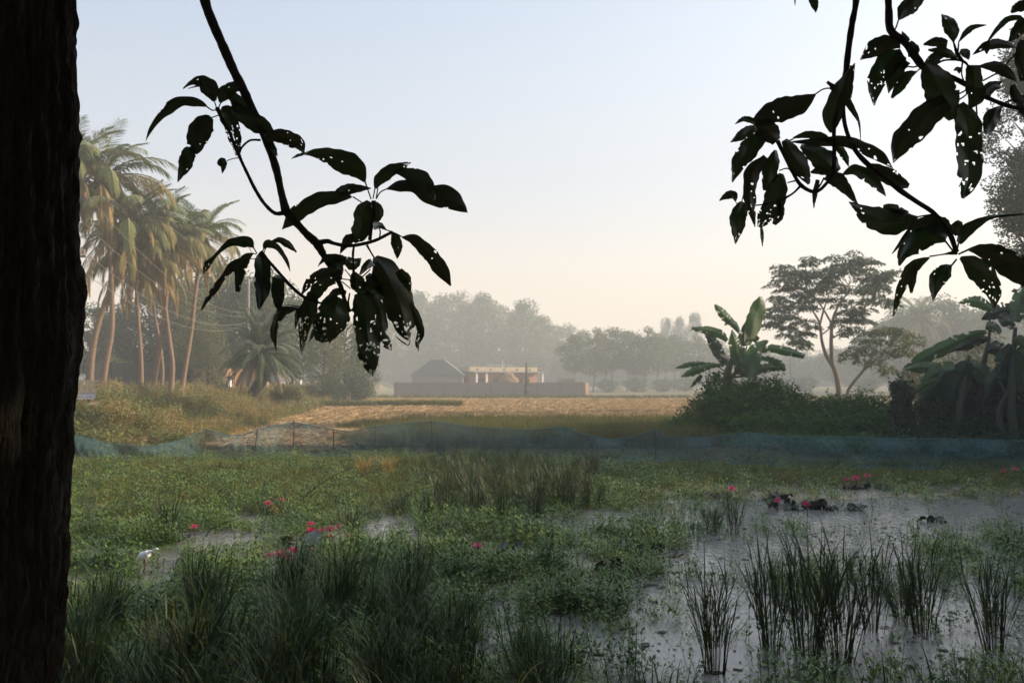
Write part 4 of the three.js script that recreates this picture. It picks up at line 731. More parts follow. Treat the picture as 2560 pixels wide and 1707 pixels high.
{
  const groups = [
    ['banana plant with long striped leaves reaching out to the forked tree', 30.5, [[905, 1520, 70], [900, 1200, 60], [930, 900, 44], [985, 640, 24], [990, 430, 12]], [
      [[[1010, 425], [930, 372], [840, 355], [742, 368]], [50, 96, 80, 6]], [[[1210, 440], [1100, 430], [1010, 455], [925, 497]], [110, 130, 100, 14]], [[[965, 595], [850, 622], [720, 682], [560, 752], [440, 822], [306, 888]], [30, 76, 116, 112, 104, 12]],
      [[[975, 650], [880, 662], [800, 702], [670, 742]], [40, 96, 80, 6]], [[[612, 858], [520, 872], [430, 876], [308, 888]], [40, 92, 84, 14]], [[[955, 752], [1030, 722], [1100, 770], [1122, 835]], [40, 116, 104, 20]], [[[960, 545], [1020, 560], [1080, 600]], [60, 90, 30]]]],
    ['banana plant with a broad drooping leaf beside the creeper-covered stump', 29.8, [[740, 1520, 66], [750, 1200, 60], [800, 900, 46], [830, 780, 24]], [
      [[[605, 968], [520, 992], [440, 1042], [368, 1088]], [24, 66, 54, 6]], [[[825, 830], [772, 930], [705, 1050], [648, 1204]], [80, 205, 170, 6]], [[[720, 890], [600, 912], [520, 950], [450, 990]], [120, 160, 110, 30]], [[[640, 910], [545, 1050], [420, 1152]], [100, 150, 12]], [[[820, 840], [900, 880], [960, 960], [990, 1060]], [60, 130, 120, 20]], [[[760, 860], [740, 980], [780, 1100]], [120, 180, 60]]]],
    ['banana plant at the very edge under the tall hazy tree', 29.2, [[1180, 1520, 80], [1160, 1150, 66], [1170, 850, 50], [1190, 560, 28]], [
      [[[1200, 520], [1215, 420], [1240, 330], [1258, 225]], [60, 150, 150, 40]], [[[1180, 560], [1110, 500], [1060, 470]], [50, 110, 40]], [[[1190, 640], [1260, 720], [1290, 850]], [80, 170, 60]], [[[1170, 700], [1100, 820], [1060, 960]], [70, 150, 30]], [[[1190, 760], [1230, 900], [1250, 1060]], [90, 170, 60]], [[[1150, 840], [1080, 900], [1000, 1000], [950, 1120]], [50, 120, 110, 10]]]],
  ];
  groups.forEach(([label, d, stemList, leaves], gi) => {
    const at = standAt((cropG[0] + stemList[0][0] * cropG[2]) / Q, d), t = thing('banana_plant', at, label, 'banana plant');
    mesh('pseudostem', bananaStem(cropG, stemList, d).geo(at), std(col(0.05, 0.05, 0.032)), t);
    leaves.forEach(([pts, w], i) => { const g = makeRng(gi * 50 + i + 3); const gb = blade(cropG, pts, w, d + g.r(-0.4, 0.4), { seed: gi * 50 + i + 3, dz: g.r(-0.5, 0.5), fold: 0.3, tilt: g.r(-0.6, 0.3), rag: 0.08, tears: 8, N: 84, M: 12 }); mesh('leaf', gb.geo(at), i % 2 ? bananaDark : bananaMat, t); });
    for (let k = 0; k < 3; k++) { const g = makeRng(gi * 9 + k + 700), gb = bananaStem(cropG, [[stemList[0][0] + g.r(-120, 130), 1520, 50], [stemList[1][0] + g.r(-120, 120), 1250, 40], [stemList[1][0] + g.r(-110, 110), 980, 14]], d + g.r(-0.5, 0.8)); mesh('pseudostem', gb.geo(at), std(col(0.045, 0.045, 0.03)), t); }
  });
}
// bushes: leaf-covered mounds, blobs given on the 2352-wide view as [x, y, rx, ry, depth]
function mound(name, label, category, blobs, mat, seed, o = {}) {
  const { leaf = 0.11, dens = 300, stemsTo = true } = o, g = makeRng(seed), crown = new GB(), wood = new GB();
  const d0 = blobs[0][4], at = standAt(blobs[0][0], d0);
  for (const [x, y, rx, ry, d] of blobs) {
    const c = pt(x * Q, y * Q, d), w = rx * Q / FOCAL * d, h = ry * Q / FOCAL * d, dp = Math.max(0.5, w * 0.8), area = (w * h + w * dp + h * dp) * 4;
    const foot = V(c.x + g.r(-0.3, 0.3), groundH(c.x, c.z) - 0.1, c.z);
    for (let k = 0; k < 3; k++) wood.tube(curvePts([foot, foot.clone().lerp(c, 0.6).add(V(g.r(-0.3, 0.3), 0, g.r(-0.3, 0.3))), c.clone().add(V(g.r(-0.6, 0.6) * w, g.r(-0.2, 0.6) * h, g.r(-0.5, 0.5) * dp))], 5), [0.035, 0.03, 0.025, 0.02, 0.014, 0.008], 5, false);
    const n = Math.round(area * dens);
    for (let i = 0; i < n; i++) {
      const dd = rndDir(g), lump = 1 + 0.3 * noise3(dd.x * 2.3 + x * 0.1, dd.y * 2.3 + y * 0.1, dd.z * 2.3) + 0.13 * noise3(dd.x * 7, dd.y * 7 + x, dd.z * 7), r = lump * (1 - 0.35 * g() * g());
      const p = V(c.x + dd.x * w * r, c.y + dd.y * h * r, c.z + dd.z * dp * r);
      if (p.y < groundH(p.x, p.z)) continue;
      const nrm = dd.clone().add(rndDir(g).multiplyScalar(0.8)).normalize(), sd = sideOf(nrm, g), dir = V(0, 0, 0).crossVectors(nrm, sd).normalize();
      crown.card(p, dir, sd, leaf * g.r(0.6, 1.3), leaf * g.r(0.5, 0.9));
    }
    for (let i = 0; i < (o.sprigs ?? 10); i++) { const a = g.r(0, 3.14), p0 = V(c.x + Math.cos(a) * w * 0.95, c.y + Math.sin(a) * h * 0.95, c.z + g.r(-0.4, 0.6) * dp), p1 = p0.clone().add(V(Math.cos(a) * 0.2 + g.r(-0.1, 0.1), g.r(0.12, 0.38), g.r(-0.1, 0.1))); for (let k = 0; k < 9; k++) { const q = p0.clone().lerp(p1, k / 8), dir = rndDir(g); dir.y = Math.abs(dir.y) * 0.4; dir.normalize(); crown.card(q, dir, sideOf(dir, g), leaf * 0.9, leaf * 0.5); } }
  }
  const t = thing(name, at, label, category);
  mesh('stems', wood.geo(at), M.bark, t); mesh('foliage', crown.geo(at), mat, t);
  return t;
}
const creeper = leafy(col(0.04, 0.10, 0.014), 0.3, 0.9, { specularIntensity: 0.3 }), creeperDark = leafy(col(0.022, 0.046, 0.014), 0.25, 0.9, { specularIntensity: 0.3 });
mound('creeper_bush', 'big mound of green creepers under the tall-leaved banana plant', 'bush', [[1700, 930, 90, 52, 34], [1640, 960, 72, 42, 33.4], [1580, 980, 46, 26, 33], [1650, 890, 34, 34, 34], [1755, 905, 60, 38, 34.4], [1800, 935, 70, 46, 34], [1740, 975, 120, 34, 33], [1845, 960, 56, 42, 33.6], [1560, 996, 40, 16, 32.6], [1660, 940, 60, 46, 33.2], [1600, 1010, 60, 16, 31.8], [1700, 1016, 80, 20, 31.4], [1800, 1014, 80, 22, 31.2]], creeper, 801);
mound('creeper_bush', 'lower stretch of creepers in front of the slender forked tree', 'bush', [[1905, 950, 50, 36, 34], [1950, 952, 60, 40, 33.4], [1990, 945, 40, 34, 33.2], [2000, 975, 70, 34, 32.6], [1900, 980, 80, 30, 32.6], [2035, 965, 34, 40, 33], [1890, 1020, 80, 20, 30.6], [1990, 1020, 80, 24, 30.2]], creeper, 802);
mound('shrub', 'thin yellowish shrub lit by the sun in front of the field', 'bush', [[2005, 925, 34, 26, 38], [2040, 935, 26, 22, 38], [1975, 930, 24, 18, 38]], M.yellow, 803, { dens: 90 });
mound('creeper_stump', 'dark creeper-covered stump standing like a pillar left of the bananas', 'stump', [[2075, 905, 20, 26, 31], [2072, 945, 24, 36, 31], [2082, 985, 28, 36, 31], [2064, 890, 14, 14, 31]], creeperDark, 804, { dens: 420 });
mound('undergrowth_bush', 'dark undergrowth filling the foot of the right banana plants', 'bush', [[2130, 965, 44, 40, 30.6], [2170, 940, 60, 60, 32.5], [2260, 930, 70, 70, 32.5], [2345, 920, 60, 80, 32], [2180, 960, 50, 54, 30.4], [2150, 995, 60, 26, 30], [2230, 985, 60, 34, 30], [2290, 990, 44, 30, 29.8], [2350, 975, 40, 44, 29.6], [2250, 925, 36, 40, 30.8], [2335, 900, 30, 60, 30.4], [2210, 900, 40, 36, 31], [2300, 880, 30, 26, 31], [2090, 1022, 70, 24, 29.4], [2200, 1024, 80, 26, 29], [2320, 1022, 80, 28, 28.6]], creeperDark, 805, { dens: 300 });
const iron0 = std(col(0.1, 0.1, 0.1), { roughness: 0.6 });
// ------------------------------------------------------------------ house, shed, walls, poles, cart, riders, net
{
  // brick house beyond the field
  const d = 185, at = standAt(1146, d), t = thing('brick_house', at, 'low brick house with cream roof edge and verandah beyond the field', 'house');
  t.rotation.y = rad(33); t.scale.setScalar(1.38);
  const W = 11.4, Dp = 2.8, brick = std(col(0.58, 0.32, 0.2), { map: rep(TEX.grain, 0.6), bumpMap: rep(TEX.bumps, 2), bumpScale: 0.02 }), cream = std(col(0.62, 0.5, 0.32), { map: rep(TEX.grain, 0.4) }), slab = std(col(0.34, 0.34, 0.36), { map: rep(TEX.grain, 0.5) }), white = std(col(0.72, 0.7, 0.66)), dark = std(col(0.04, 0.045, 0.05), { roughness: 0.4 });
  const walls = new GB();
  // front wall pieces between openings (x from the left end), 3.2 m high, front face at z = Dp / 2
  for (const [x0, x1, y0, y1] of [[0, 1.3, 0, 3.2], [1.3, 2.5, 0, 0.75], [1.3, 2.5, 2.5, 3.2], [2.5, 3.7, 0, 3.2], [3.7, 4.9, 2.3, 3.2], [4.9, 5.5, 0, 3.2], [5.5, 6.6, 0, 0.9], [5.5, 6.6, 2.4, 3.2], [6.6, 8.2, 0, 3.2], [8.2, 9.0, 2.4, 3.2], [9.0, W, 0, 3.2]]) walls.box((x0 + x1) / 2 - W / 2, (y0 + y1) / 2, Dp / 2 - 0.13, x1 - x0, y1 - y0, 0.25);
  walls.box(-W / 2 + 0.125, 1.6, 0, 0.25, 3.2, Dp - 0.52); walls.box(W / 2 - 0.125, 1.6, 0, 0.25, 3.2, Dp - 0.52); walls.box(0, 1.6, -Dp / 2 + 0.13, W, 3.2, 0.25);
  mesh('wall', walls.geo(), brick, t);
  const roof = new GB(); roof.box(0, 3.28, 0.75, W + 0.8, 0.16, Dp + 2.3); mesh('roof_slab', roof.geo(), slab, t);
  const par = new GB(); par.box(0, 3.68, Dp / 2 - 0.1, W, 0.6, 0.16); par.box(0, 3.68, -Dp / 2 + 0.1, W, 0.6, 0.16); par.box(-W / 2 + 0.08, 3.68, 0, 0.16, 0.6, Dp - 0.4); par.box(W / 2 - 0.08, 3.68, 0, 0.16, 0.6, Dp - 0.4);
  const pm = mesh('parapet', par.geo(), cream, t);
  for (let k = 0; k < 5; k++) { const b = new GB(); b.box(-4.4 + k * 2.2, 3.62, Dp / 2 + 0.01, 0.18, 0.22, 0.1); mesh('drain_hole', b.geo(), dark, pm); }
  for (const x of [-5.5, -3.9, 5.5]) { const c = new GB(); c.box(x, 1.6, Dp / 2 + 1.55, 0.26, 3.19, 0.26); mesh('verandah_column', c.geo(), white, t); }
  for (const [x0, x1, y0, y1] of [[1.3, 2.5, 0.75, 2.5], [5.5, 6.6, 0.9, 2.4]]) {
    const f = new GB(), w = x1 - x0, cx = (x0 + x1) / 2 - W / 2; f.box(cx, y0 + 0.04, Dp / 2 - 0.05, w, 0.08, 0.1); f.box(cx, y1 - 0.04, Dp / 2 - 0.05, w, 0.08, 0.1); for (const s of [-0.5, 0, 0.5]) f.box(cx + s * (w - 0.08), (y0 + y1) / 2, Dp / 2 - 0.05, 0.07, y1 - y0 - 0.17, 0.1);
    const win = mesh('window', f.geo(), x0 > 5 ? white : std(col(0.3, 0.2, 0.12)), t); const p = new GB(); p.box(cx, (y0 + y1) / 2, Dp / 2 - 0.16, w, y1 - y0, 0.03); mesh('pane', p.geo(), x0 > 5 ? std(col(0.55, 0.6, 0.56), { roughness: 0.2 }) : dark, win);
  }
  for (const [x0, w] of [[3.7, 1.18], [8.2, 0.78]]) { const p = new GB(); p.box(x0 + w / 2 + 0.01 - W / 2, 1.15, Dp / 2 - 0.2, w, 2.28, 0.05); mesh('door', p.geo(), std(col(0.10, 0.09, 0.09)), t); }
  const mast = new GB(); mast.tube([V(0.6, 3.36, 0), V(0.6, 4.9, 0)], 0.07, 6); mast.tube([V(-2.0, 4.25, 0), V(2.2, 4.25, 0)], 0.04, 5); mast.tube([V(-2.4, 3.36, 0), V(-2.4, 4.25, 0)], 0.035, 5); mast.tube([V(2.6, 3.36, 0), V(2.6, 4.25, 0)], 0.035, 5);
  mesh('roof_mast', mast.geo(), std(col(0.5, 0.5, 0.5)), t);
}
{
  // gabled shed, wall and roof paled in colour to stand in for haze
  const d = 178, at = standAt(1007, d), t = thing('shed', at, 'grey gabled shed half lost in haze, partly painted pale, left of the brick house', 'shed'); t.scale.setScalar(1.36);
  const W = 7.6, H = 2.8, R = 5.0, D = 5, gb = new GB();
  gb.box(0, H / 2, 0, W - 0.6, H, D - 0.4);
  mesh('wall', gb.geo(), std(col(0.24, 0.235, 0.23)), t);
  const sh = new THREE.Shape([new THREE.Vector2(-W / 2, H), new THREE.Vector2(W / 2, H), new THREE.Vector2(W * 0.12, R), new THREE.Vector2(-W * 0.1, R)]), rg = new THREE.ExtrudeGeometry(sh, { depth: D, bevelEnabled: false }); rg.translate(0, 0, -D / 2);
  mesh('roof', rg, std(col(0.19, 0.187, 0.19), { roughness: 0.95 }), t);
}
{
  // rounded haystack before the house
  const d = 174, at = standAt(1168, d), g = makeRng(31), geo = new THREE.SphereGeometry(1, 36, 18, 0, Math.PI * 2, 0, Math.PI / 2), p = geo.attributes.position;
  for (let i = 0; i < p.count; i++) { const x = p.getX(i), y = p.getY(i), z = p.getZ(i), k = 1 + 0.06 * noise3(x * 4, y * 4, z * 4); p.setXYZ(i, x * 1.65 * k, y * 3.25 * k, z * 1.65 * k); }
  geo.computeVertexNormals();
  const straw = new GB(); for (let i = 0; i < 1500; i++) { const a = g.r(0, 6.28), y = g(), r = Math.sqrt(1 - y * y), b = V(Math.cos(a) * r * 1.65, y * 3.25, Math.sin(a) * r * 1.65), dir = V(Math.cos(a) * 0.5, -0.8, Math.sin(a) * 0.5).add(rndDir(g).multiplyScalar(0.4)).normalize(); straw.card(b, dir, sideOf(dir, g), 0.5, 0.05); }
  const t = thing('haystack', at, 'rounded brown haystack between the boundary wall and the house', 'haystack'); t.position.y -= 0.05; t.scale.setScalar(1.38);
  mesh('stack', geo, std(col(0.40, 0.24, 0.13), { map: rep(TEX.grain, 4), bumpMap: rep(TEX.bumps, 6), bumpScale: 0.1 }), t); mesh('loose_straw', straw.geo(), std(col(0.45, 0.28, 0.15)), t);
}
{
  // long brick boundary wall, sunlight painted into the orange of its end return
  const d = 163, a = standAt(905, d), b = standAt(1339, d + 6), at = a.clone().lerp(b, 0.5), t = thing('boundary_wall', at, 'long dark brick wall across the far side of the field, its end painted sunlit', 'wall');
  const len = a.distanceTo(b), ang = Math.atan2(-(b.z - a.z), b.x - a.x), wb = new GB(), H = 2.45;
  t.rotation.y = ang;
  wb.box(0, H / 2, 0, len, H, 0.25); mesh('wall_face', wb.geo(), std(col(0.22, 0.175, 0.155), { map: rep(TEX.grain, 0.5), bumpMap: rep(TEX.bumps, 1), bumpScale: 0.03 }), t);
  const cp2 = new GB(); cp2.box(0, H + 0.05, 0, len + 0.1, 0.1, 0.34); mesh('coping', cp2.geo(), std(col(0.17, 0.12, 0.1)), t);
  const e = new GB(); e.box(len / 2 + 0.35, H / 2, -1.2, 0.25, H, 2.2, new THREE.Matrix4().makeTranslation(len / 2, 0, 0).multiply(new THREE.Matrix4().makeRotationY(-0.5)).multiply(new THREE.Matrix4().makeTranslation(-len / 2, 0, 0))); tag(mesh('end_wall', e.geo(), std(col(0.36, 0.2, 0.13), { map: rep(TEX.grain, 0.5) }), t), 'end of the wall with sunlight painted in as orange');
  for (let k = 0; k <= 8; k++) { const p = new GB(); p.box(-len / 2 + k * len / 8 * 0.99 + 0.3, H / 2 + 0.06, 0.02, 0.36, H + 0.12, 0.4); mesh('pier', p.geo(), std(col(0.16, 0.1, 0.08)), t); }
}
{
  // dark wall and ochre fence wall behind the palms
  const a = pt(200 * Q, 947, 76), b = pt(430 * Q, 947, 80), c = pt(640 * Q, 947, 96);
  const seg = (p, q, H, name, label, m) => { const len = p.distanceTo(q), at = p.clone().lerp(q, 0.5); at.y = 1.15; const t = thing(name, at, label, 'wall'); t.rotation.y = Math.atan2(-(q.z - p.z), q.x - p.x); const n = Math.ceil(len / 2.6); for (let k = 0; k < n; k++) { const w = len / n, gb = new GB(); gb.box(-len / 2 + (k + 0.5) * w, H / 2, 0, w - 0.3, H, 0.14); mesh('wall_panel', gb.geo(), m, t); const s = new GB(); s.box(-len / 2 + k * w, H / 2 + 0.05, 0, 0.28, H + 0.1, 0.26); mesh('wall_post', s.geo(), m, t); } return t; };
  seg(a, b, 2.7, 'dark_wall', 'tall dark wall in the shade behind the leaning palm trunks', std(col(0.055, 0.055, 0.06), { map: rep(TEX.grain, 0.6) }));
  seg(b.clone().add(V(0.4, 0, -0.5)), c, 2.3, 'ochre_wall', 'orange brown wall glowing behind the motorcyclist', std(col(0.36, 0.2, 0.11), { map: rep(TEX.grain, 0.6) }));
  const pst = pt(612 * Q, 947, 88); pst.y = 1.2; const gb = new GB(); gb.box(0, 1.05, 0, 0.26, 2.1, 0.26); tag(mesh('white_post', gb.geo(), std(col(0.7, 0.68, 0.64))), 'pale concrete post seen beside the date palm trunk', 'post').position.copy(pst);
  const sg = pt(625 * Q, 947, 93); sg.y = 1.2; const g2 = new GB(); g2.box(0, 1.5, 0, 1.1, 1.0, 0.06); g2.box(-0.4, 0.5, 0, 0.08, 1.0, 0.08); g2.box(0.4, 0.5, 0, 0.08, 1.0, 0.08); tag(mesh('pale_board', g2.geo(), std(col(0.38, 0.5, 0.5))), 'small pale green board between the post and the date palm', 'board').position.copy(sg);
}
{
  // bare mossy pole in the field and power poles with their lines
  const at = standAt(1209, 140), t = thing('mossy_pole', at, 'dark pole with creeper round its foot standing in the field before the house', 'pole'); at.y = 0;
  const gb = new GB(), top = heightTo(832, 140) - t.position.y; gb.tube([V(0, -0.1, 0), V(-0.03, top * 0.4, 0), V(0.02, top * 0.7, 0), V(-0.04, top, 0)], [0.3, 0.24, 0.19, 0.1], 8); mesh('shaft', gb.geo(), std(col(0.055, 0.05, 0.04)), t);
  const g = makeRng(44), lv = new GB(); for (let i = 0; i < 700; i++) { const y = top * 0.6 * Math.pow(g(), 1.6), a = g.r(0, 6.28), r = 0.18 + 0.35 * g() * (1 - y / top), dir = rndDir(g); lv.card(V(Math.cos(a) * r + 0.12, y, Math.sin(a) * r), dir, sideOf(dir, g), 0.2, 0.13); } mesh('creeper', lv.geo(), M.olive, t);
  const thin = standAt(1162, 168), t2 = new GB(); t2.tube([V(0, 0, 0), V(0.05, heightTo(828, 168) + 0.7, 0)], [0.08, 0.05], 6); tag(mesh('thin_pole', t2.geo(), std(col(0.2, 0.19, 0.18))), 'thin straight pole between the haystack and the house', 'pole').position.copy(thin);
  const far = standAt(1930 - 110, 120), t3 = new GB(); t3.tube([V(0, 0, 0), V(-0.3, 6.5, 0)], [0.08, 0.05], 6); tag(mesh('thin_pole', t3.geo(), std(col(0.2, 0.19, 0.18))), 'faint thin pole in the haze left of the forked tree', 'pole').position.copy(far);
  const concrete = std(col(0.34, 0.33, 0.31), { map: rep(TEX.grain, 0.8) }), iron = std(col(0.12, 0.12, 0.12)), porcelain = std(col(0.28, 0.12, 0.08), { roughness: 0.35 });
  const makePole = (p, H, label, offs, lean) => {
    const t = thing('power_pole', p, label, 'power pole'), g3 = new GB(); g3.tube([V(0, -0.2, 0), V(lean, H, 0)], [0.17, 0.1], 8); mesh('shaft', g3.geo(), concrete, t);
    const arms = [];
    offs.forEach(([y, x]) => { const q = new GB(); q.box(x / 2 + lean * y / H, y, 0, Math.abs(x) + 0.25, 0.09, 0.09); const arm = mesh('cross_arm', q.geo(), iron, t); const s = new GB(); for (let k = 0; k < 3; k++) s.tube([V(x + lean, y + 0.06 + k * 0.09, 0), V(x + lean, y + 0.12 + k * 0.09, 0)], [0.09, 0.05], 8); mesh('insulator', s.geo(), porcelain, arm); arms.push(V(p.x + x + lean, p.y + y + 0.28, p.z)); });
    return arms;
  };
  const near = pt(166 * Q, 947, 46); near.y = groundH(near.x, near.z);
  const farP = pt(569 * Q, 947, 84); farP.y = 1.25;
  const hN = heightTo(425, 46) - near.y, hF = heightTo(640, 84) - farP.y;
  const yN = [440, 485, 575, 605].map((y) => heightTo(y, 46) - near.y - 0.28), yF = [718, 726, 740, 750].map((y) => heightTo(y, 84) - farP.y - 0.28);
  const A = makePole(near, hN, 'power pole mostly hidden behind the mango trunk, its brown insulators showing', yN.map((y, i) => [y, i % 2 ? -0.15 : 0.42]), 0), B = makePole(farP, hF, 'slim grey power pole standing behind the date palm', yF.map((y, i) => [y, -0.25]), -0.05);
  ['topmost', 'second', 'third', 'lowest'].forEach((w, i) => {
    const c = [], n = 24; for (let k = 0; k <= n; k++) { const f = k / n, q = A[i].clone().lerp(B[i], f); q.y -= 1.5 * 4 * f * (1 - f); c.push(q); }
    const gb2 = new GB(); gb2.tube(c, 0.015, 5); tag(mesh('power_line', gb2.geo(), std(col(0.2, 0.18, 0.15), { roughness: 0.7 })), `${w} of the four power lines strung in front of the palms`, 'power line');
  });
}
{
  // slatted cart half hidden by the trunk
  const d = 41, at = pt(163 * Q, 947, d); at.y = groundH(at.x, at.z);
  const t = thing('slatted_cart', at, 'parked cart with wooden slat rails over a grey ribbed side', 'cart'); t.rotation.y = 0.42;
  const wood = std(col(0.6, 0.5, 0.37), { map: rep(TEX.grain, 2) }), greyM = std(col(0.42, 0.42, 0.5), { roughness: 0.5 }), pale = std(col(0.55, 0.55, 0.58), { roughness: 0.5 }), rubber = std(col(0.03, 0.03, 0.03));
  const L = 2.0, x1 = (214 - 163) * Q / FOCAL * d, y0 = Math.max(0.3, heightTo(924, d) - at.y), yM = heightTo(900, d) - at.y, yT = heightTo(875, d) - at.y;
  const bed = new GB(); bed.box(x1 - L / 2, (y0 + yM) / 2, -0.7, L, yM - y0, 1.4); mesh('bed', bed.geo(), greyM, t);
  for (const f of [0.12, 0.5, 0.94]) { const r = new GB(); r.box(x1 - L / 2, lerp(y0, yM, f), 0.02, L + 0.02, 0.06, 0.05); mesh('rib', r.geo(), f > 0.9 ? wood : pale, t); }
  for (const z of [0, -1.38]) {
    const top = new GB(); top.box(x1 - L / 2 + 0.06, yT, z, L + 0.14, 0.07, 0.08); mesh('top_rail', top.geo(), wood, t);
    for (let k = 0; k < 9; k++) { const s = new GB(); s.box(x1 - 0.1 - k * 0.235, (yM + yT) / 2, z, 0.13, yT - yM - 0.06, 0.035); mesh('slat', s.geo(), wood, t); }
  }
  const end = new GB(); for (let k = 0; k < 5; k++) end.box(x1 - 0.03, (yM + yT) / 2, -0.2 - k * 0.25, 0.035, yT - yM - 0.06, 0.12); mesh('end_rail', end.geo(), wood, t);
  for (const [x, z] of [[x1 - 0.55, -0.2], [x1 - 0.55, -1.2], [x1 - 1.75, -0.2], [x1 - 1.75, -1.2]]) { const w = new THREE.TorusGeometry(0.27, 0.06, 10, 28); const o = mesh('wheel', w, rubber, t); o.position.set(x, 0.31, z); const sp = new GB(); for (let k = 0; k < 6; k++) { const a = k / 6 * 6.28; sp.tube([V(0, 0, 0), V(Math.cos(a) * 0.25, Math.sin(a) * 0.25, 0)], 0.012, 4, false); } mesh('spokes', sp.geo(), iron0, o); }
  const ax = new GB(); for (const x of [x1 - 0.55, x1 - 1.75]) { ax.box(x, 0.33, -0.7, 0.07, 0.07, 0.95); ax.box(x, (0.36 + y0) / 2, -0.7, 0.5, Math.max(0.05, y0 - 0.36), 0.9); } mesh('axle', ax.geo(), iron0, t);
}
// ------------------------------------------------------------------ riders, egret (continuous bodies from smooth fields)
function fieldGeo(dist, min, max, cell) {
  const size = Math.max(max.x - min.x, max.y - min.y, max.z - min.z), N = Math.min(110, Math.ceil(size / cell) + 4), c = min.clone().add(max).multiplyScalar(0.5), half = size / 2 * (N / (N - 3));
  const mc = new MarchingCubes(N, new THREE.MeshBasicMaterial(), false, false, 120000); mc.isolation = 0;
  for (let z = 0; z < N; z++) for (let y = 0; y < N; y++) for (let x = 0; x < N; x++) mc.field[N * N * z + N * y + x] = -dist(V((x - N / 2) / (N / 2) * half + c.x, (y - N / 2) / (N / 2) * half + c.y, (z - N / 2) / (N / 2) * half + c.z));
  mc.update();
  const n = mc.count, g = new THREE.BufferGeometry(), p = new Float32Array(n * 3);
  for (let i = 0; i < n * 3; i++) p[i] = mc.positionArray[i] * half + [c.x, c.y, c.z][i % 3];
  g.setAttribute('position', new THREE.BufferAttribute(p, 3)); g.setAttribute('normal', new THREE.BufferAttribute(mc.normalArray.slice(0, n * 3), 3));
  g.setAttribute('uv', new THREE.BufferAttribute(new Float32Array(n * 2), 2));
  g.computeVertexNormals();
  return g;
}
function capsules(bones, k = 0.03) {
  const bs = bones.map(([a, b, r0, r1]) => { const A = V(...a), B = V(...b), d = B.clone().sub(A); return [A, d, d.lengthSq() || 1e-9, r0, r1]; });
  return (p) => { let s = 1e3; for (const [A, d, l, r0, r1] of bs) { const t = clamp(((p.x - A.x) * d.x + (p.y - A.y) * d.y + (p.z - A.z) * d.z) / l, 0, 1), v = Math.hypot(p.x - A.x - d.x * t, p.y - A.y - d.y * t, p.z - A.z - d.z * t) - lerp(r0, r1, t), h = clamp(0.5 + 0.5 * (s - v) / k, 0, 1); s = lerp(s, v, h) - k * h * (1 - h); } return s; };
}
const rubberMat = std(col(0.025, 0.025, 0.025)), whiteMat = std(col(0.78, 0.77, 0.74), { roughness: 0.4 }), chrome = new THREE.MeshStandardMaterial({ color: col(0.7, 0.7, 0.7), metalness: 1, roughness: 0.25 });
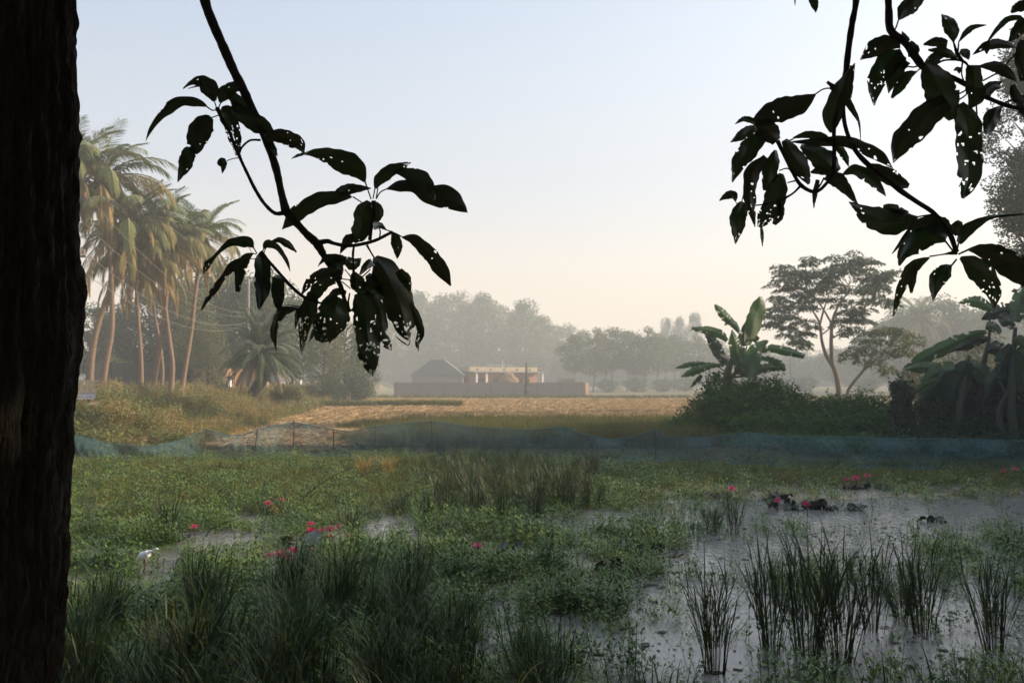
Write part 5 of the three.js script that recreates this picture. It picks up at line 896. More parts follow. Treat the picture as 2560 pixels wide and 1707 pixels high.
function makeRider() {
  const bike = thing('motorcycle', V(0, 0, 0), 'motorcycle with a white front ridden along the dirt road', 'motorcycle');
  for (const z of [0.62, -0.62]) { const w = mesh('wheel', new THREE.TorusGeometry(0.27, 0.05, 10, 28), rubberMat, bike); w.rotation.y = Math.PI / 2; w.position.set(0, 0.32, z); const s = new GB(); for (let k = 0; k < 8; k++) { const a = k / 8 * 6.28; s.tube([V(0, 0, 0), V(Math.cos(a) * 0.25, Math.sin(a) * 0.25, 0)], 0.008, 4, false); } mesh('spokes', s.geo(), chrome, w); }
  const f = new GB(); f.tube([V(0.06, 0.34, 0.62), V(0.07, 0.98, 0.4)], 0.025, 6); f.tube([V(-0.06, 0.34, 0.62), V(-0.07, 0.98, 0.4)], 0.025, 6); f.box(0, 0.45, 0, 0.22, 0.3, 0.5); f.tube([V(0, 0.6, -0.1), V(0, 0.34, -0.62)], 0.04, 6); mesh('frame', f.geo(), rubberMat, bike);
  mesh('fender', fieldGeo(capsules([[[0, 0.66, 0.6], [0, 0.5, 0.86], 0.07, 0.05], [[0, 0.66, 0.6], [0, 0.95, 0.42], 0.08, 0.12], [[0.1, 0.5, 0.35], [0.12, 0.85, 0.35], 0.06, 0.07], [[-0.1, 0.5, 0.35], [-0.12, 0.85, 0.35], 0.06, 0.07]], 0.05), V(-0.3, 0.3, 0.1), V(0.3, 1.15, 1.0), 0.018), whiteMat, bike);
  mesh('tank', fieldGeo(capsules([[[0, 0.8, 0.25], [0, 0.78, -0.05], 0.12, 0.1], [[0, 0.76, -0.1], [0, 0.78, -0.75], 0.1, 0.09]], 0.05), V(-0.2, 0.55, -0.95), V(0.2, 1, 0.5), 0.025), std(col(0.03, 0.03, 0.03), { roughness: 0.4 }), bike);
  const h = new GB(); h.tube(curvePts([V(-0.36, 1.02, 0.3), V(-0.15, 1.06, 0.4), V(0.15, 1.06, 0.4), V(0.36, 1.02, 0.3)], 10), 0.015, 6); h.tube([V(0.25, 1.05, 0.36), V(0.29, 1.22, 0.34)], 0.007, 5); h.tube([V(-0.25, 1.05, 0.36), V(-0.29, 1.22, 0.34)], 0.007, 5); mesh('handlebar', h.geo(), chrome, bike);
  for (const s of [-1, 1]) { const m = mesh('mirror', new THREE.SphereGeometry(0.05, 10, 8), rubberMat, bike); m.scale.set(1, 0.7, 0.25); m.position.set(0.29 * s, 1.24, 0.34); }
  const hl = mesh('headlight', new THREE.SphereGeometry(0.085, 14, 10), chrome, bike); hl.position.set(0, 0.98, 0.52); hl.scale.z = 0.5;
  const per = thing('person', V(0, 0, 0), 'rider in a dark shirt sitting upright on the white-fronted motorcycle', 'person');
  const body = fieldGeo(capsules([
    [[0, 1.36, -0.06], [0, 1.47, -0.03], 0.055, 0.052], [[0, 1.56, 0.0], [0, 1.63, -0.01], 0.082, 0.092], [[0, 1.5, 0.045], [0, 1.55, 0.04], 0.045, 0.06], [[0, 1.55, 0.085], [0, 1.57, 0.1], 0.012, 0.014],
    [[0, 0.88, -0.2], [0, 1.3, -0.08], 0.14, 0.13], [[-0.16, 1.32, -0.07], [0.16, 1.32, -0.07], 0.075, 0.075],
    ...[-1, 1].flatMap((s) => [[[0.19 * s, 1.32, -0.07], [0.3 * s, 1.1, 0.06], 0.055, 0.042], [[0.3 * s, 1.1, 0.06], [0.335 * s, 1.035, 0.27], 0.042, 0.03], [[0.335 * s, 1.035, 0.27], [0.335 * s, 1.035, 0.32], 0.036, 0.03], [[0.1 * s, 0.9, -0.18], [0.22 * s, 0.82, 0.22], 0.095, 0.065], [[0.22 * s, 0.82, 0.22], [0.18 * s, 0.42, 0.08], 0.062, 0.04], [[0.18 * s, 0.36, 0.02], [0.19 * s, 0.33, 0.2], 0.042, 0.035], [[0.09 * s, 1.58, 0.0], [0.092 * s, 1.6, -0.01], 0.02, 0.018]])], 0.035), V(-0.48, 0.25, -0.42), V(0.48, 1.75, 0.45), 0.016);
  const fingers = new GB(); for (const s of [-1, 1]) for (let k = 0; k < 5; k++) { const x = s * (0.30 + k * 0.018); fingers.tube(k ? [V(x, 1.06, 0.29), V(x, 1.065, 0.33 + (k === 2 || k === 3 ? 0.006 : 0)), V(x, 1.03, 0.34), V(x, 1.01, 0.315)] : [V(x, 1.04, 0.29), V(x - s * 0.012, 1.02, 0.31), V(x - s * 0.005, 1.0, 0.33)], 0.009, 5); }
  const fg = fingers.geo(), merged = mergeGeometries([body.toNonIndexed ? body : body, fg.toNonIndexed()]);
  mesh('body', merged, std(col(0.22, 0.12, 0.08), { roughness: 0.6 }), per);
  mesh('shirt', fieldGeo(capsules([[[0, 0.86, -0.2], [0, 1.3, -0.08], 0.16, 0.148], [[-0.16, 1.32, -0.07], [0.16, 1.32, -0.07], 0.09, 0.09], ...[-1, 1].map((s) => [[0.19 * s, 1.32, -0.07], [0.27 * s, 1.16, 0.02], 0.07, 0.066])], 0.035), V(-0.42, 0.65, -0.45), V(0.42, 1.45, 0.2), 0.018), std(col(0.03, 0.035, 0.045)), per);
  mesh('trousers', fieldGeo(capsules([[[-0.08, 0.88, -0.2], [0.08, 0.88, -0.2], 0.15, 0.15], ...[-1, 1].flatMap((s) => [[[0.1 * s, 0.9, -0.18], [0.22 * s, 0.82, 0.22], 0.108, 0.078], [[0.22 * s, 0.82, 0.22], [0.18 * s, 0.46, 0.08], 0.075, 0.056]])], 0.035), V(-0.35, 0.35, -0.45), V(0.35, 1.08, 0.35), 0.018), std(col(0.12, 0.09, 0.075)), per);
  mesh('hair', fieldGeo(capsules([[[0, 1.64, -0.03], [0, 1.62, -0.045], 0.092, 0.092], [[0, 1.69, 0.02], [0, 1.69, 0], 0.05, 0.06]], 0.03), V(-0.14, 1.5, -0.16), V(0.14, 1.78, 0.1), 0.012), std(col(0.015, 0.012, 0.01)), per);
  return [bike, per];
}
{
  const [bike, per] = makeRider();
  const at = pt(527 * Q, 947, 80); at.y = 1.33;
  for (const o of [bike, per]) { o.position.copy(at); o.rotation.y = 0.35; }
  const far = pt(690 * Q, 947, 112); far.y = 1.33;
  const b2 = copyOf(bike, 'distant motorcycle, its headlight a bright dot beside the creeper-hung tree'), p2 = copyOf(per, 'distant dark rider on the second motorcycle by the creeper-hung tree');
  for (const o of [b2, p2]) { o.position.copy(far); o.rotation.y = 0.2; }
}
{
  // egret stooping among the rice
  const c = gp(352 * 1.0884 - 0, 1440, 0), d = -c.z, at = V(pt(355, 947, d).x, 0, c.z), k = d / FOCAL;          // metres per picture pixel
  const E = (x, y, z = 0) => { const q = pt(300 + x * 200 / 2240, 1300 + y * 200 / 2240, d + z); return [q.x, q.y, q.z]; };
  const t = thing('egret', at, 'white egret stooping with outstretched neck among the rice', 'bird');
  const r = (px) => px * 200 / 2240 * k;
  const geo = fieldGeo(capsules([[E(735, 960), E(620, 1010), r(105), r(115)], [E(620, 1010), E(540, 1080), r(110), r(70)], [E(540, 1080), E(445, 1155), r(62), r(14)], [E(740, 930), E(830, 885), r(75), r(38)], [E(830, 885), E(905, 880, -0.02), r(36), r(24)], [E(905, 880, -0.02), E(960, 835, -0.03), r(24), r(22)], [E(960, 835, -0.03), E(1020, 812, -0.03), r(26), r(28)], [E(1020, 812, -0.03), E(1045, 815, -0.03), r(26), r(14)]], r(45)), V(...E(400, 1220)).add(V(-0.03, -0.03, -0.16)), V(...E(1110, 740)).add(V(0.03, 0.05, 0.16)), 0.0065);
  geo.translate(-at.x, -at.y, -at.z);
  mesh('body', geo, std(col(0.8, 0.8, 0.8), { roughness: 0.8 }), t);
  const wing = new GB(); for (let i = 0; i < 9; i++) { const a = V(...E(700 - i * 6, 930 + i * 14, 0.07)), b = V(...E(470 + i * 18, 1150 - i * 4, 0.03)); wing.strip([a, a.clone().lerp(b, 0.5).add(V(0, 0.008, 0.02)), b], V(0.5, 0.8, 0.2).normalize(), [0.03, 0.034, 0.008]); } mesh('wing', wing.geo(at), std(col(0.74, 0.75, 0.78)), t);
  const bill = new GB(); bill.tube([V(...E(1040, 812, -0.03)), V(...E(1130, 838, -0.03))], [0.008, 0.002], 7); mesh('bill', bill.geo(at), std(col(0.5, 0.36, 0.06), { roughness: 0.4 }), t);
  for (const [x, z] of [[660, 0.03], [690, -0.05]]) { const g = new GB(), hip = V(...E(x, 1080, z)); g.tube([hip, V(hip.x + 0.012, hip.y * 0.55, hip.z + 0.01), V(hip.x - 0.005, 0.0, hip.z), V(hip.x, -0.15, hip.z)], [0.012, 0.006, 0.006, 0.006], 6); mesh('leg', g.geo(at), std(col(0.1, 0.09, 0.06)), t); }
  for (const s of [-1, 1]) { const e = mesh('eye', new THREE.SphereGeometry(0.004, 8, 6), std(col(0.02, 0.02, 0.02), { roughness: 0.2 }), t); e.position.set(...E(1015, 808, -0.03 + s * 0.016)).sub(at); }
}
// ------------------------------------------------------------------ net fence
{
  const bottom = [[100, 1066], [175, 1063], [358, 1057], [458, 1051], [577, 1047], [670, 1043], [765, 1042], [862, 1042], [993, 1042], [1132, 1046], [1299, 1050], [1505, 1056], [1722, 1064], [1900, 1070], [2165, 1075], [2420, 1079]];
  const top = [[100, 985], [175, 1000], [240, 1017], [300, 1024], [355, 1024], [420, 1010], [473, 986], [520, 1000], [555, 999], [590, 986], [674, 970], [720, 978], [765, 986], [800, 991], [862, 979], [930, 973], [990, 967], [1060, 977], [1132, 984], [1215, 987], [1299, 980], [1335, 996], [1400, 1010], [1455, 1004], [1505, 987], [1525, 1002], [1620, 1005], [1722, 993], [1800, 1003], [1920, 1004], [2040, 1007], [2165, 1008], [2420, 1014]];
  const at1 = (l, x) => { for (let i = 1; i < l.length; i++) if (x <= l[i][0]) return lerp(l[i - 1][1], l[i][1], (x - l[i - 1][0]) / (l[i][0] - l[i - 1][0])); return l.at(-1)[1]; };
  const foot = (x) => gp(x * Q, at1(bottom, x) * Q, 0.1), head = (x) => { const f = foot(x); return pt(x * Q, at1(top, x) * Q, -f.z); };
  const base = foot(1200); base.y = 0;
  const t = thing('net_fence', base, 'sagging blue-green fishing net fence on thin sticks across the pond edge', 'fence');
  const gb = new GB(), NX = 640, NY = 12, rope = [];
  for (let i = 0; i <= NX; i++) {
    const x = 100 + 2320 * i / NX, f = foot(x), h = head(x);
    rope.push(h);
    for (let j = 0; j <= NY; j++) { const v = j / NY, q = f.clone().lerp(h, v); q.y -= (1 - v) * 0.06; q.z += 0.22 * Math.sin(Math.PI * v) * (0.3 + noise2(x * 0.008, 3)) + 0.05 * Math.sin(Math.PI * v) * noise2(x * 0.05, v * 2) + 0.025 * noise2(x * 0.18, v * 5) * (1 - v * 0.7); gb.v(q, i * 0.05, v); }
  }
  const m = NY + 1; for (let i = 0; i < NX; i++) for (let j = 0; j < NY; j++) { const a = i * m + j; gb.i.push(a, a + m, a + 1, a + 1, a + m, a + m + 1); }
  mesh('net', gb.geo(base), new THREE.MeshStandardMaterial({ color: col(0.06, 0.132, 0.138), roughness: 0.95, side: THREE.DoubleSide, transparent: true, opacity: 0.53 }), t);
  const hem = new GB();      // the slack hem lies doubled on the mud
  for (let i = 0; i <= NX; i++) { const x = 100 + 2320 * i / NX, f = foot(x); const w = 0.12 + 0.1 * noise2(x * 0.02, 9), lift = 0.03 + 0.03 * noise2(x * 0.07, 4); const a = hem.v(V(f.x, f.y - 0.02, f.z + 0.03), 0, i), b = hem.v(V(f.x, f.y + lift, f.z + 0.1 + w * 0.5), 0.5, i), c = hem.v(V(f.x, f.y - 0.05, f.z + 0.12 + w), 1, i); if (i) hem.i.push(a - 3, a, b - 3, b - 3, a, b, b - 3, b, c - 3, c - 3, b, c); }
  mesh('net_hem', hem.geo(base), new THREE.MeshStandardMaterial({ color: col(0.024, 0.09, 0.1), roughness: 0.9, side: THREE.DoubleSide, transparent: true, opacity: 0.7 }), t);
  const rp = new GB(); rp.tube(rope, 0.012, 5, false); mesh('top_rope', rp.geo(base), std(col(0.05, 0.16, 0.18)), t);
  const wood = std(col(0.05, 0.042, 0.034));
  for (const [xt, yt, xb] of [[360, 1002, 357], [474, 985, 456], [591, 985, 576], [674, 965, 670], [765, 984, 764], [862, 978, 862], [990, 964, 994], [1132, 983, 1132], [1299, 977, 1299], [1505, 984, 1506], [1722, 990, 1723], [1925, 1000, 1928], [2165, 1004, 2163]]) {
    const f = foot(xb), h = pt(xt * Q, yt * Q, -f.z), p = new GB(); f.y = -0.25; f.z -= 0.03; h.z -= 0.03;
    const a2 = f.clone().lerp(h, 0.5); a2.x += 0.015; p.tube(curvePts([f, a2, h], 8), [0.024, 0.024, 0.023, 0.022, 0.021, 0.02, 0.019, 0.018, 0.017], 7); mesh('post', p.geo(base), wood, t);
  }
}
// ------------------------------------------------------------------ grasses, rice, pond weeds
function clumpGeo(n, H, spread, width, seed, o = {}) {
  const g = makeRng(seed), gb = new GB(), S = o.seg ?? 5;
  for (let i = 0; i < n; i++) {
    const a = g.r(0, 6.28), r0 = (o.base ?? 0.06) * Math.sqrt(g()), h = H * g.r(0.55, 1.05), out = spread * g.r(0.1, 1), bend = g() < (o.bent ?? 0.25) ? g.r(0.4, 1.1) : g.r(0, 0.25), tw = a + Math.PI / 2 + g.r(-0.7, 0.7), ca = Math.cos(a), sa = Math.sin(a);
    const pts = [], sides = [], ws = [];
    for (let k = 0; k <= S; k++) { const t = k / S, rr = r0 + out * Math.pow(t, 1.5) + bend * 0.4 * h * Math.pow(t, 3.2), y = h * (t - bend * 0.42 * Math.pow(t, 2.8)); pts.push(V(ca * rr, y - 0.02, sa * rr)); sides.push(V(Math.cos(tw + t * 0.8), 0.1, Math.sin(tw + t * 0.8)).normalize()); ws.push(width * g.r(0.9, 1.1) * (t < 0.15 ? 0.6 : 1) * Math.max(0.08, 1 - Math.pow(t, 2.2))); }
    gb.withColor(...(g() < (o.dry ?? 0.1) ? (g() < 0.3 ? [2.6, 1.1, 0.5] : [2.2, 1.5, 0.7]) : [g.r(0.7, 1.25), g.r(0.8, 1.2), g.r(0.7, 1.2)]));
    gb.strip(pts, sides, ws);
    if (o.ears && g() < o.ears) { const q = pts[S], d0 = V(ca, -0.9, sa).normalize(); gb.withColor(2.6, 2.0, 0.9); for (let e = 0; e < 9; e++) { const b = q.clone().addScaledVector(d0, e * 0.014).add(V(g.r(-0.012, 0.012), 0, g.r(-0.012, 0.012))); gb.card(b, d0.clone().add(rndDir(g).multiplyScalar(0.5)).normalize(), sideOf(d0, g), 0.022, 0.009); } }
  }
  return gb.geo();
}
const blades = (c, o = {}) => leafy(c, 0.25, 0.5, { vertexColors: true, specularIntensity: 0.6, ...o });
const riceMat = blades(col(0.037, 0.066, 0.016)), riceDark = blades(col(0.034, 0.062, 0.018)), dryGrass = leafy(col(0.185, 0.16, 0.055), 0.3, 0.95, { vertexColors: true, specularIntensity: 0.4 }), marshMat = leafy(col(0.11, 0.125, 0.026), 0.3, 0.8, { vertexColors: true, specularIntensity: 0.5 }), sunGoldMat = leafy(col(0.28, 0.19, 0.045), 0.4, 0.9, { vertexColors: true });  // the gold one carries a painted sun glow for the tufts
function ricePlant(seed, n, H, rBase, spread) {
  const g = makeRng(seed), gb = new GB();
  const arc = (b, a, el, len, w, sag) => { const pts = [], sides = [], ws = [], S = 5, d = V(Math.cos(a) * Math.cos(el), Math.sin(el), Math.sin(a) * Math.cos(el)); let q = b.clone(), e = el; for (let k = 0; k <= S; k++) { pts.push(q.clone()); sides.push(V(-Math.sin(a + 0.5 * k / S), 0.25 * Math.sin(seed + a * 3), Math.cos(a + 0.5 * k / S)).normalize()); ws.push(w * (k === 0 ? 0.5 : Math.max(0.06, 1 - Math.pow(k / S, 2.4)))); q.add(V(Math.cos(a) * Math.cos(e), Math.sin(e), Math.sin(a) * Math.cos(e)).multiplyScalar(len / S)); e -= sag * (0.3 + k / S) / S; } gb.strip(pts, sides, ws); return pts; };
  for (let i = 0; i < n; i++) {
    const a = g.r(0, 6.28), r = rBase * Math.sqrt(g()), b = V(Math.cos(a) * r, -0.06, Math.sin(a) * r), lean = spread * g.r(0.1, 1), h = H * g.r(0.5, 0.78), k0 = g.r(0.7, 1.2), dry = g() < 0.1;
    gb.withColor(k0 * 0.9, k0 * 0.8, k0 * 0.7);
    const top = V(b.x + Math.cos(a) * lean * h, h, b.z + Math.sin(a) * lean * h), mid = b.clone().lerp(top, 0.5).add(V(Math.cos(a) * lean * -0.05, 0.01, Math.sin(a) * lean * -0.05));
    gb.strip([b, mid, top], V(-Math.sin(a + 1), 0, Math.cos(a + 1)), [0.012, 0.010, 0.006]);
    for (let l = 0; l < 3; l++) {
      const t = [0.45, 0.72, 0.98][l], p = b.clone().lerp(top, t), al = a + g.r(-1.3, 1.3), k = g.r(0.75, 1.3), brown = dry && l === 0 || g() < 0.05;
      gb.withColor(...(brown ? (g() < 0.4 ? [4.2, 1.6, 0.7] : [3.4, 2.0, 1.1]) : [k, k * g.r(0.95, 1.15), k * g.r(0.8, 1.1)]));
      arc(p, al, g.r(0.95, 1.45), H * g.r(0.3, 0.52), g.r(0.011, 0.0165), g() < 0.35 ? g.r(1.3, 2.6) : g.r(0.1, 0.8));
    }
    if (g() < 0.12) { gb.withColor(3.6, 2.6, 1.2); const q = top.clone(), tip = arc(q, a, 1.1, H * 0.26, 0.004, 2.6); for (let e = 1; e < tip.length; e++) for (let j = 0; j < 4; j++) { const d0 = V(g.r(-0.3, 0.3), -0.9, g.r(-0.3, 0.3)).normalize(); gb.card(tip[e].clone().lerp(tip[e - 1], j / 4), d0, sideOf(d0, g), 0.026, 0.01); } }
  }
  return gb.geo();
}
const riceGeo = [0, 1, 2, 3].map((k) => ricePlant(1100 + k, 30 + 3 * k, 0.98, 0.1, 0.3 + 0.04 * k));
const near = (x, z) => { const [a, b] = toPicture(x, 0, z); return [a / Q, b / Q]; };
// single clumps one can tell apart: foot and top on the picture (crop 5 and crop 4 pixels)
{
  const c5 = [1660, 1140, 900 / 2352], c4 = [900, 1100, 800 / 2352], c3 = [160, 1040, 800 / 2352];
  const list = [
    [c5, 335, 1420, 690, 'rice clump at the left end of the dark row in the water on the right'], [c5, 710, 1270, 560, 'bushy rice clump second from the left in the dark row'], [c5, 945, 1320, 500, 'rice clump in the middle of the dark row with the tallest single blade'], [c5, 1150, 1345, 540, 'broad dark rice clump right of the tallest blade'], [c5, 1375, 1140, 560, 'rice clump standing a little behind the middle of the dark row'], [c5, 1700, 1165, 540, 'upright dense rice clump standing alone right of the dark row'], [c5, 2165, 1290, 640, 'thin loose rice clump near the picture edge'], [c5, 1560, 1070, 720, 'small rice clump left of the upright dense one'],
    [c5, 460, 515, 240, 'dark reed clump under the pink flower in open water'], [c5, 325, 500, 310, 'thin reed clump left of the dark clump under the pink flower'],
    [c4, 620, 560, 235, 'green reed clump at the left of the tall middle group'], [c4, 845, 570, 240, 'reed clump second in the tall middle group'], [c4, 1285, 575, 205, 'thickest dark reed clump in the tall middle group'], [c4, 1440, 500, 230, 'dark reed clump right of the thickest one'], [c4, 1530, 510, 210, 'rightmost dark reed clump of the middle group'], [c4, 1015, 640, 270, 'slender reeds standing in a gap of bright water'], [c4, 410, 1150, 690, 'tall loose rice clump left of the single red flower'], [c4, 265, 560, 380, 'small reed clump at the left edge of the middle water'], [c4, 470, 620, 380, 'thin reeds beside the bright water at the middle left'],
    [c3, 740, 905, 560, 'dark reed clump near the white egret with a broken brown stalk'], [c3, 2110, 930, 640, 'reeds standing in the bright water beside the pink flowers'],
    [c4, 210, 300, 100, 'orange-gold grass tuft with painted sun glow before the net'], [c4, 30, 285, 100, 'golden green grass tuft left of the orange one'], [c3, 2210, 480, 280, 'yellow green grass tuft with painted sun glow near the net'],
  ];
  list.forEach(([c, x, yb, yt, label], i) => {
    const f = gp(c[0] + x * c[2], c[1] + yb * c[2], 0), d = -f.z, h = (yb - yt) * c[2] / FOCAL * d, gold = i >= 21, t = thing(gold ? 'grass_tuft' : i < 8 ? 'rice_clump' : 'reed_clump', V(f.x, Math.max(0, groundH(f.x, f.z)) - 0.02, f.z), label, gold ? 'grass tuft' : i < 8 ? 'rice plant' : 'reeds');
    mesh('blades', riceGeo[i % 4], gold ? sunGoldMat : i < 8 ? riceMat : riceDark, t); const k = h / 0.98; t.scale.set(Math.max(0.75, k * 0.95), k, Math.max(0.75, k * 0.95)); t.rotation.y = i * 1.9;
  });
}
const waterSpots = [[1950, 1190, 330, 46], [1540, 1202, 105, 15], [1660, 1288, 120, 30], [1880, 1262, 160, 22], [2230, 1395, 150, 50], [1720, 1420, 100, 40], [1480, 1500, 170, 60], [1650, 1520, 130, 60], [1960, 1470, 160, 40], [905, 1206, 66, 16], [1230, 1196, 110, 9], [700, 1258, 76, 18], [770, 1240, 60, 20], [2250, 1180, 160, 40], [490, 1246, 110, 16], [1010, 1216, 60, 8], [1330, 1300, 60, 10], [1150, 1400, 60, 14], [1290, 1440, 90, 20], [1420, 1260, 70, 9], [620, 1310, 50, 10], [1060, 1275, 40, 8], [1560, 1345, 70, 16], [820, 1330, 40, 10]];
function weeds(px, py) {
  let d = px < 1350 ? 1 : lerp(1, 0.62, sstep(1350, 1720, px));
  if (py > 1380) d *= lerp(1, 0.6, sstep(1200, 1500, px));
  for (const [x, y, rx, ry] of waterSpots) d *= 1 - 0.93 * Math.exp(-(((px - x) / rx) ** 2 + ((py - y) / ry) ** 2) * 1.1);
  return d;
}
{
  const g = makeRng(5000), sprig = (seed, stems, R, h0, h1, nl, l0, l1, w) => {
    const gb = new GB(), q = makeRng(seed);
    for (let s = 0; s < stems; s++) {
      const a = q.r(0, 6.28), r = R * Math.sqrt(q()), b = V(Math.cos(a) * r, 0, Math.sin(a) * r), h = q.r(h0, h1), tip = b.clone().add(V(q.r(-0.05, 0.05), h, q.r(-0.05, 0.05))); gb.withColor(0.8, 0.7, 0.6); gb.strip([b.clone().setY(-0.03), tip], V(1, 0, 0), [0.005, 0.003]);
      for (let l = 0; l < nl; l++) { const e = l * 2.4 + q.r(0, 1), el = q.r(-0.2, 0.9), dir = V(Math.cos(e) * Math.cos(el), Math.sin(el), Math.sin(e) * Math.cos(el)), sd = V(-Math.sin(e), q.r(-0.4, 0.4), Math.cos(e)).normalize(), sh = q.r(0.7, 1.3), old = q() < 0.06; gb.withColor(...(old ? [2.4, 1.5, 0.9] : [sh, sh * q.r(0.95, 1.1), sh])); gb.leaf(b.clone().lerp(tip, (l + 1) / nl), dir, sd, q.r(l0, l1), q.r(l0, l1) * w); }
    }
    return gb.geo();
  };
  const mat0 = new GB(); { const q = makeRng(1210); for (let k = 0; k < 34; k++) { const a = q.r(0, 6.28), r = 0.2 * Math.sqrt(q()), b = V(Math.cos(a) * r, q.r(0.004, 0.022), Math.sin(a) * r), e = q.r(0, 6.28), sh = q.r(0.7, 1.4); mat0.withColor(sh * 1.1, sh, sh * 0.9); mat0.card(b, V(Math.cos(e), q.r(-0.1, 0.25), Math.sin(e)).normalize(), V(-Math.sin(e), q.r(-0.2, 0.2), Math.cos(e)).normalize(), q.r(0.012, 0.034), q.r(0.01, 0.024)); } }
  const sprigs = [sprig(1200, 7, 0.12, 0.05, 0.2, 6, 0.026, 0.055, 0.5), sprig(1201, 4, 0.1, 0.08, 0.26, 8, 0.04, 0.08, 0.34), mat0.geo()];
  const weedMat = leafy(col(0.105, 0.19, 0.03), 0.3, 0.4, { vertexColors: true, specularIntensity: 0.6 }), lists = [[], [], []];
  for (let i = 0; i < 150000; i++) {
    const z = -6 - 23.5 * Math.pow(g(), 1.15), x = g.r(-0.62, 0.62) * -z * 1.02, [px, py] = near(x, z);
    if (px < 120 || py > 1640 || (px > 296 && px < 420 && py > 1278 && py < 1400 && g() < 0.85)) continue;
    const patch = 0.5 + 0.8 * fbm(x * 0.45, z * 0.7, 3), small = 0.5 + 0.6 * noise2(x * 1.9 + 40, z * 2.4), sort = noise2(x * 0.5 + 70, z * 0.7) + g.r(-0.35, 0.35), open = weeds(px, py), kind = sort > 0.25 ? 1 : sort > -0.3 ? 0 : 2;
    const want = open * open * clamp(patch * 1.25 - 0.1 + (open > 0.8 ? 0.12 : 0), 0, 1) * clamp(small * 1.5, 0.1, 1) * (px > 1500 && py < 1115 ? 0.5 : 1) * (kind === 2 ? 1 : 0.62);
    if (g() > want) continue;
    const h = Math.max(0, groundH(x, z)), tone = 0.5 + 0.5 * noise2(x * 0.8 + 11, z * 1.1), lit = g.r(0.75, 1.2) * lerp(0.75, 1.25, tone), sunTint = sstep(950, 200, px) * sstep(1260, 1120, py);  // sunlight tint painted into weeds toward the left; lit is random tone
    lists[kind].push([mtx(x, h, z, g.r(0, 6.28), g.r(0.65, 1.35) * (0.7 + 0.6 * clamp(patch, 0, 1)), g.r(-0.2, 0.2), g.r(-0.2, 0.2)), col(lit * lerp(lerp(0.8, 1.35, tone), 1.6, sunTint * g()), lit * lerp(1, 1.25, sunTint * g()), lit * 0.85)]);
  }
  lists.forEach((l, k) => tag(instanced('pond_weed', sprigs[k], weedMat, l), ['green leafy weed carpeting the pond', 'taller long-leaved weed in patches across the shallow water', 'tiny floating weed lying flat between the taller patches'][k], 'pond weed'));
  // low marsh grass toward the net and on the left bank
  const tufts = [0, 1].map((k) => clumpGeo(26, 0.34, 0.2, 0.011, 1300 + k, { base: 0.12, bent: 0.5, dry: 0.16, seg: 3 })), gl = [[], []];
  for (let i = 0; i < 26000; i++) {
    const z = -17 - 13.5 * g(), x = g.r(-0.62, 0.62) * -z, [px, py] = near(x, z);
    if (px < 120) continue;
    const left = 1 - sstep(900, 1300, px), want = left * sstep(1175, 1110, py) + (1 - left) * sstep(1128, 1095, py) + 0.1 * weeds(px, py);
    if (g() > want * (0.5 + 0.6 * fbm(x * 0.7, z * 0.7, 2) + 0.25)) continue;
    const s = g.r(0.6, 1.3) * lerp(0.7, 0.9, left) * (px > 900 && px < 1350 ? 1.25 : 1) * (py < 1070 ? 0.55 : 1) * (0.75 + 0.5 * (0.5 + 0.5 * noise2(x * 0.6, z * 0.6))), k = g.r(0.75, 1.25), dry = g() < 0.12 ? 1.8 : 1;
    gl[i % 2].push([mtx(x, Math.max(0, groundH(x, z)) - 0.02, z, g.r(0, 6.28), s), col(k * dry, k * Math.sqrt(dry), k * 0.9)]);
  }
  gl.forEach((l, k) => tag(instanced('marsh_grass', tufts[k], marshMat, l), ['low marsh grass in front of the net fence', 'tufted bank grass on the muddy pond margin'][k], 'grass'));
  // tall reeds of the middle group that cannot be told apart
  const reedL = [[], []]; for (let i = 0; i < 420; i++) { const px = g.r(960, 1380), py = g.r(1075, 1180); if (g() > Math.exp(-(((px - 1170) / 170) ** 2 + ((py - 1118) / 46) ** 2))) continue; const p = gp(px * Q, py * Q, 0); reedL[i % 2].push([mtx(p.x, -0.02, p.z, g.r(0, 6.28), g.r(0.35, 0.72)), col(g.r(0.9, 1.6), g.r(0.9, 1.3), 0.9)]); }
  reedL.forEach((l, k) => tag(instanced('reed_stand', riceGeo[k], riceMat, l), ['loose reeds filling the middle reed group', 'thin reeds among the tall middle group'][k], 'reeds'));
  // rice stand along the near margin
  const rl = [[], [], [], []], edgeTop = (px) => px < 850 ? 1395 : px < 1250 ? lerp(1395, 1600, (px - 850) / 400) : 1680;
  for (let i = 0; i < 5200; i++) {
    const z = -4.9 - 8.6 * g(), x = g.r(-0.66, 0.64) * -z, [px, py] = near(x, z);
    if (px < 90 || py < edgeTop(px) + 45 * noise2(px * 0.012, 1)) continue;
    if (px > 1300 && py < 1830) continue;
    if (px > 262 && px < 440 && z < -7.5) continue;
    if (g() > (px > 1300 ? 0.22 : (0.15 + 0.2 * noise2(x * 1.1, z * 1.1)) * (px > 850 ? 0.6 : 1))) continue;
    const k = g.r(0.85, 1.5), yel = g() < 0.15 ? g.r(1.3, 2.2) : 1;
    rl[i % 4].push([mtx(x, Math.max(-0.02, groundH(x, z) - 0.02), z, g.r(0, 6.28), g.r(0.42, 0.86), g.r(-0.15, 0.15), g.r(-0.15, 0.15)), col(k * yel, k * Math.sqrt(yel), k)]);
  }
  rl.forEach((l, k) => tag(instanced('rice_stand', riceGeo[k], riceMat, l), ['dense dark rice along the near pond edge', 'bent rice blades mixed in the near stand', 'rice with yellowing ears in the near stand', 'loose rice at the outer edge of the near stand'][k], 'rice'));
  const bent = clumpGeo(30, 0.95, 0.5, 0.012, 1400, { base: 0.1, bent: 1, ears: 0.5, dry: 0.4 });
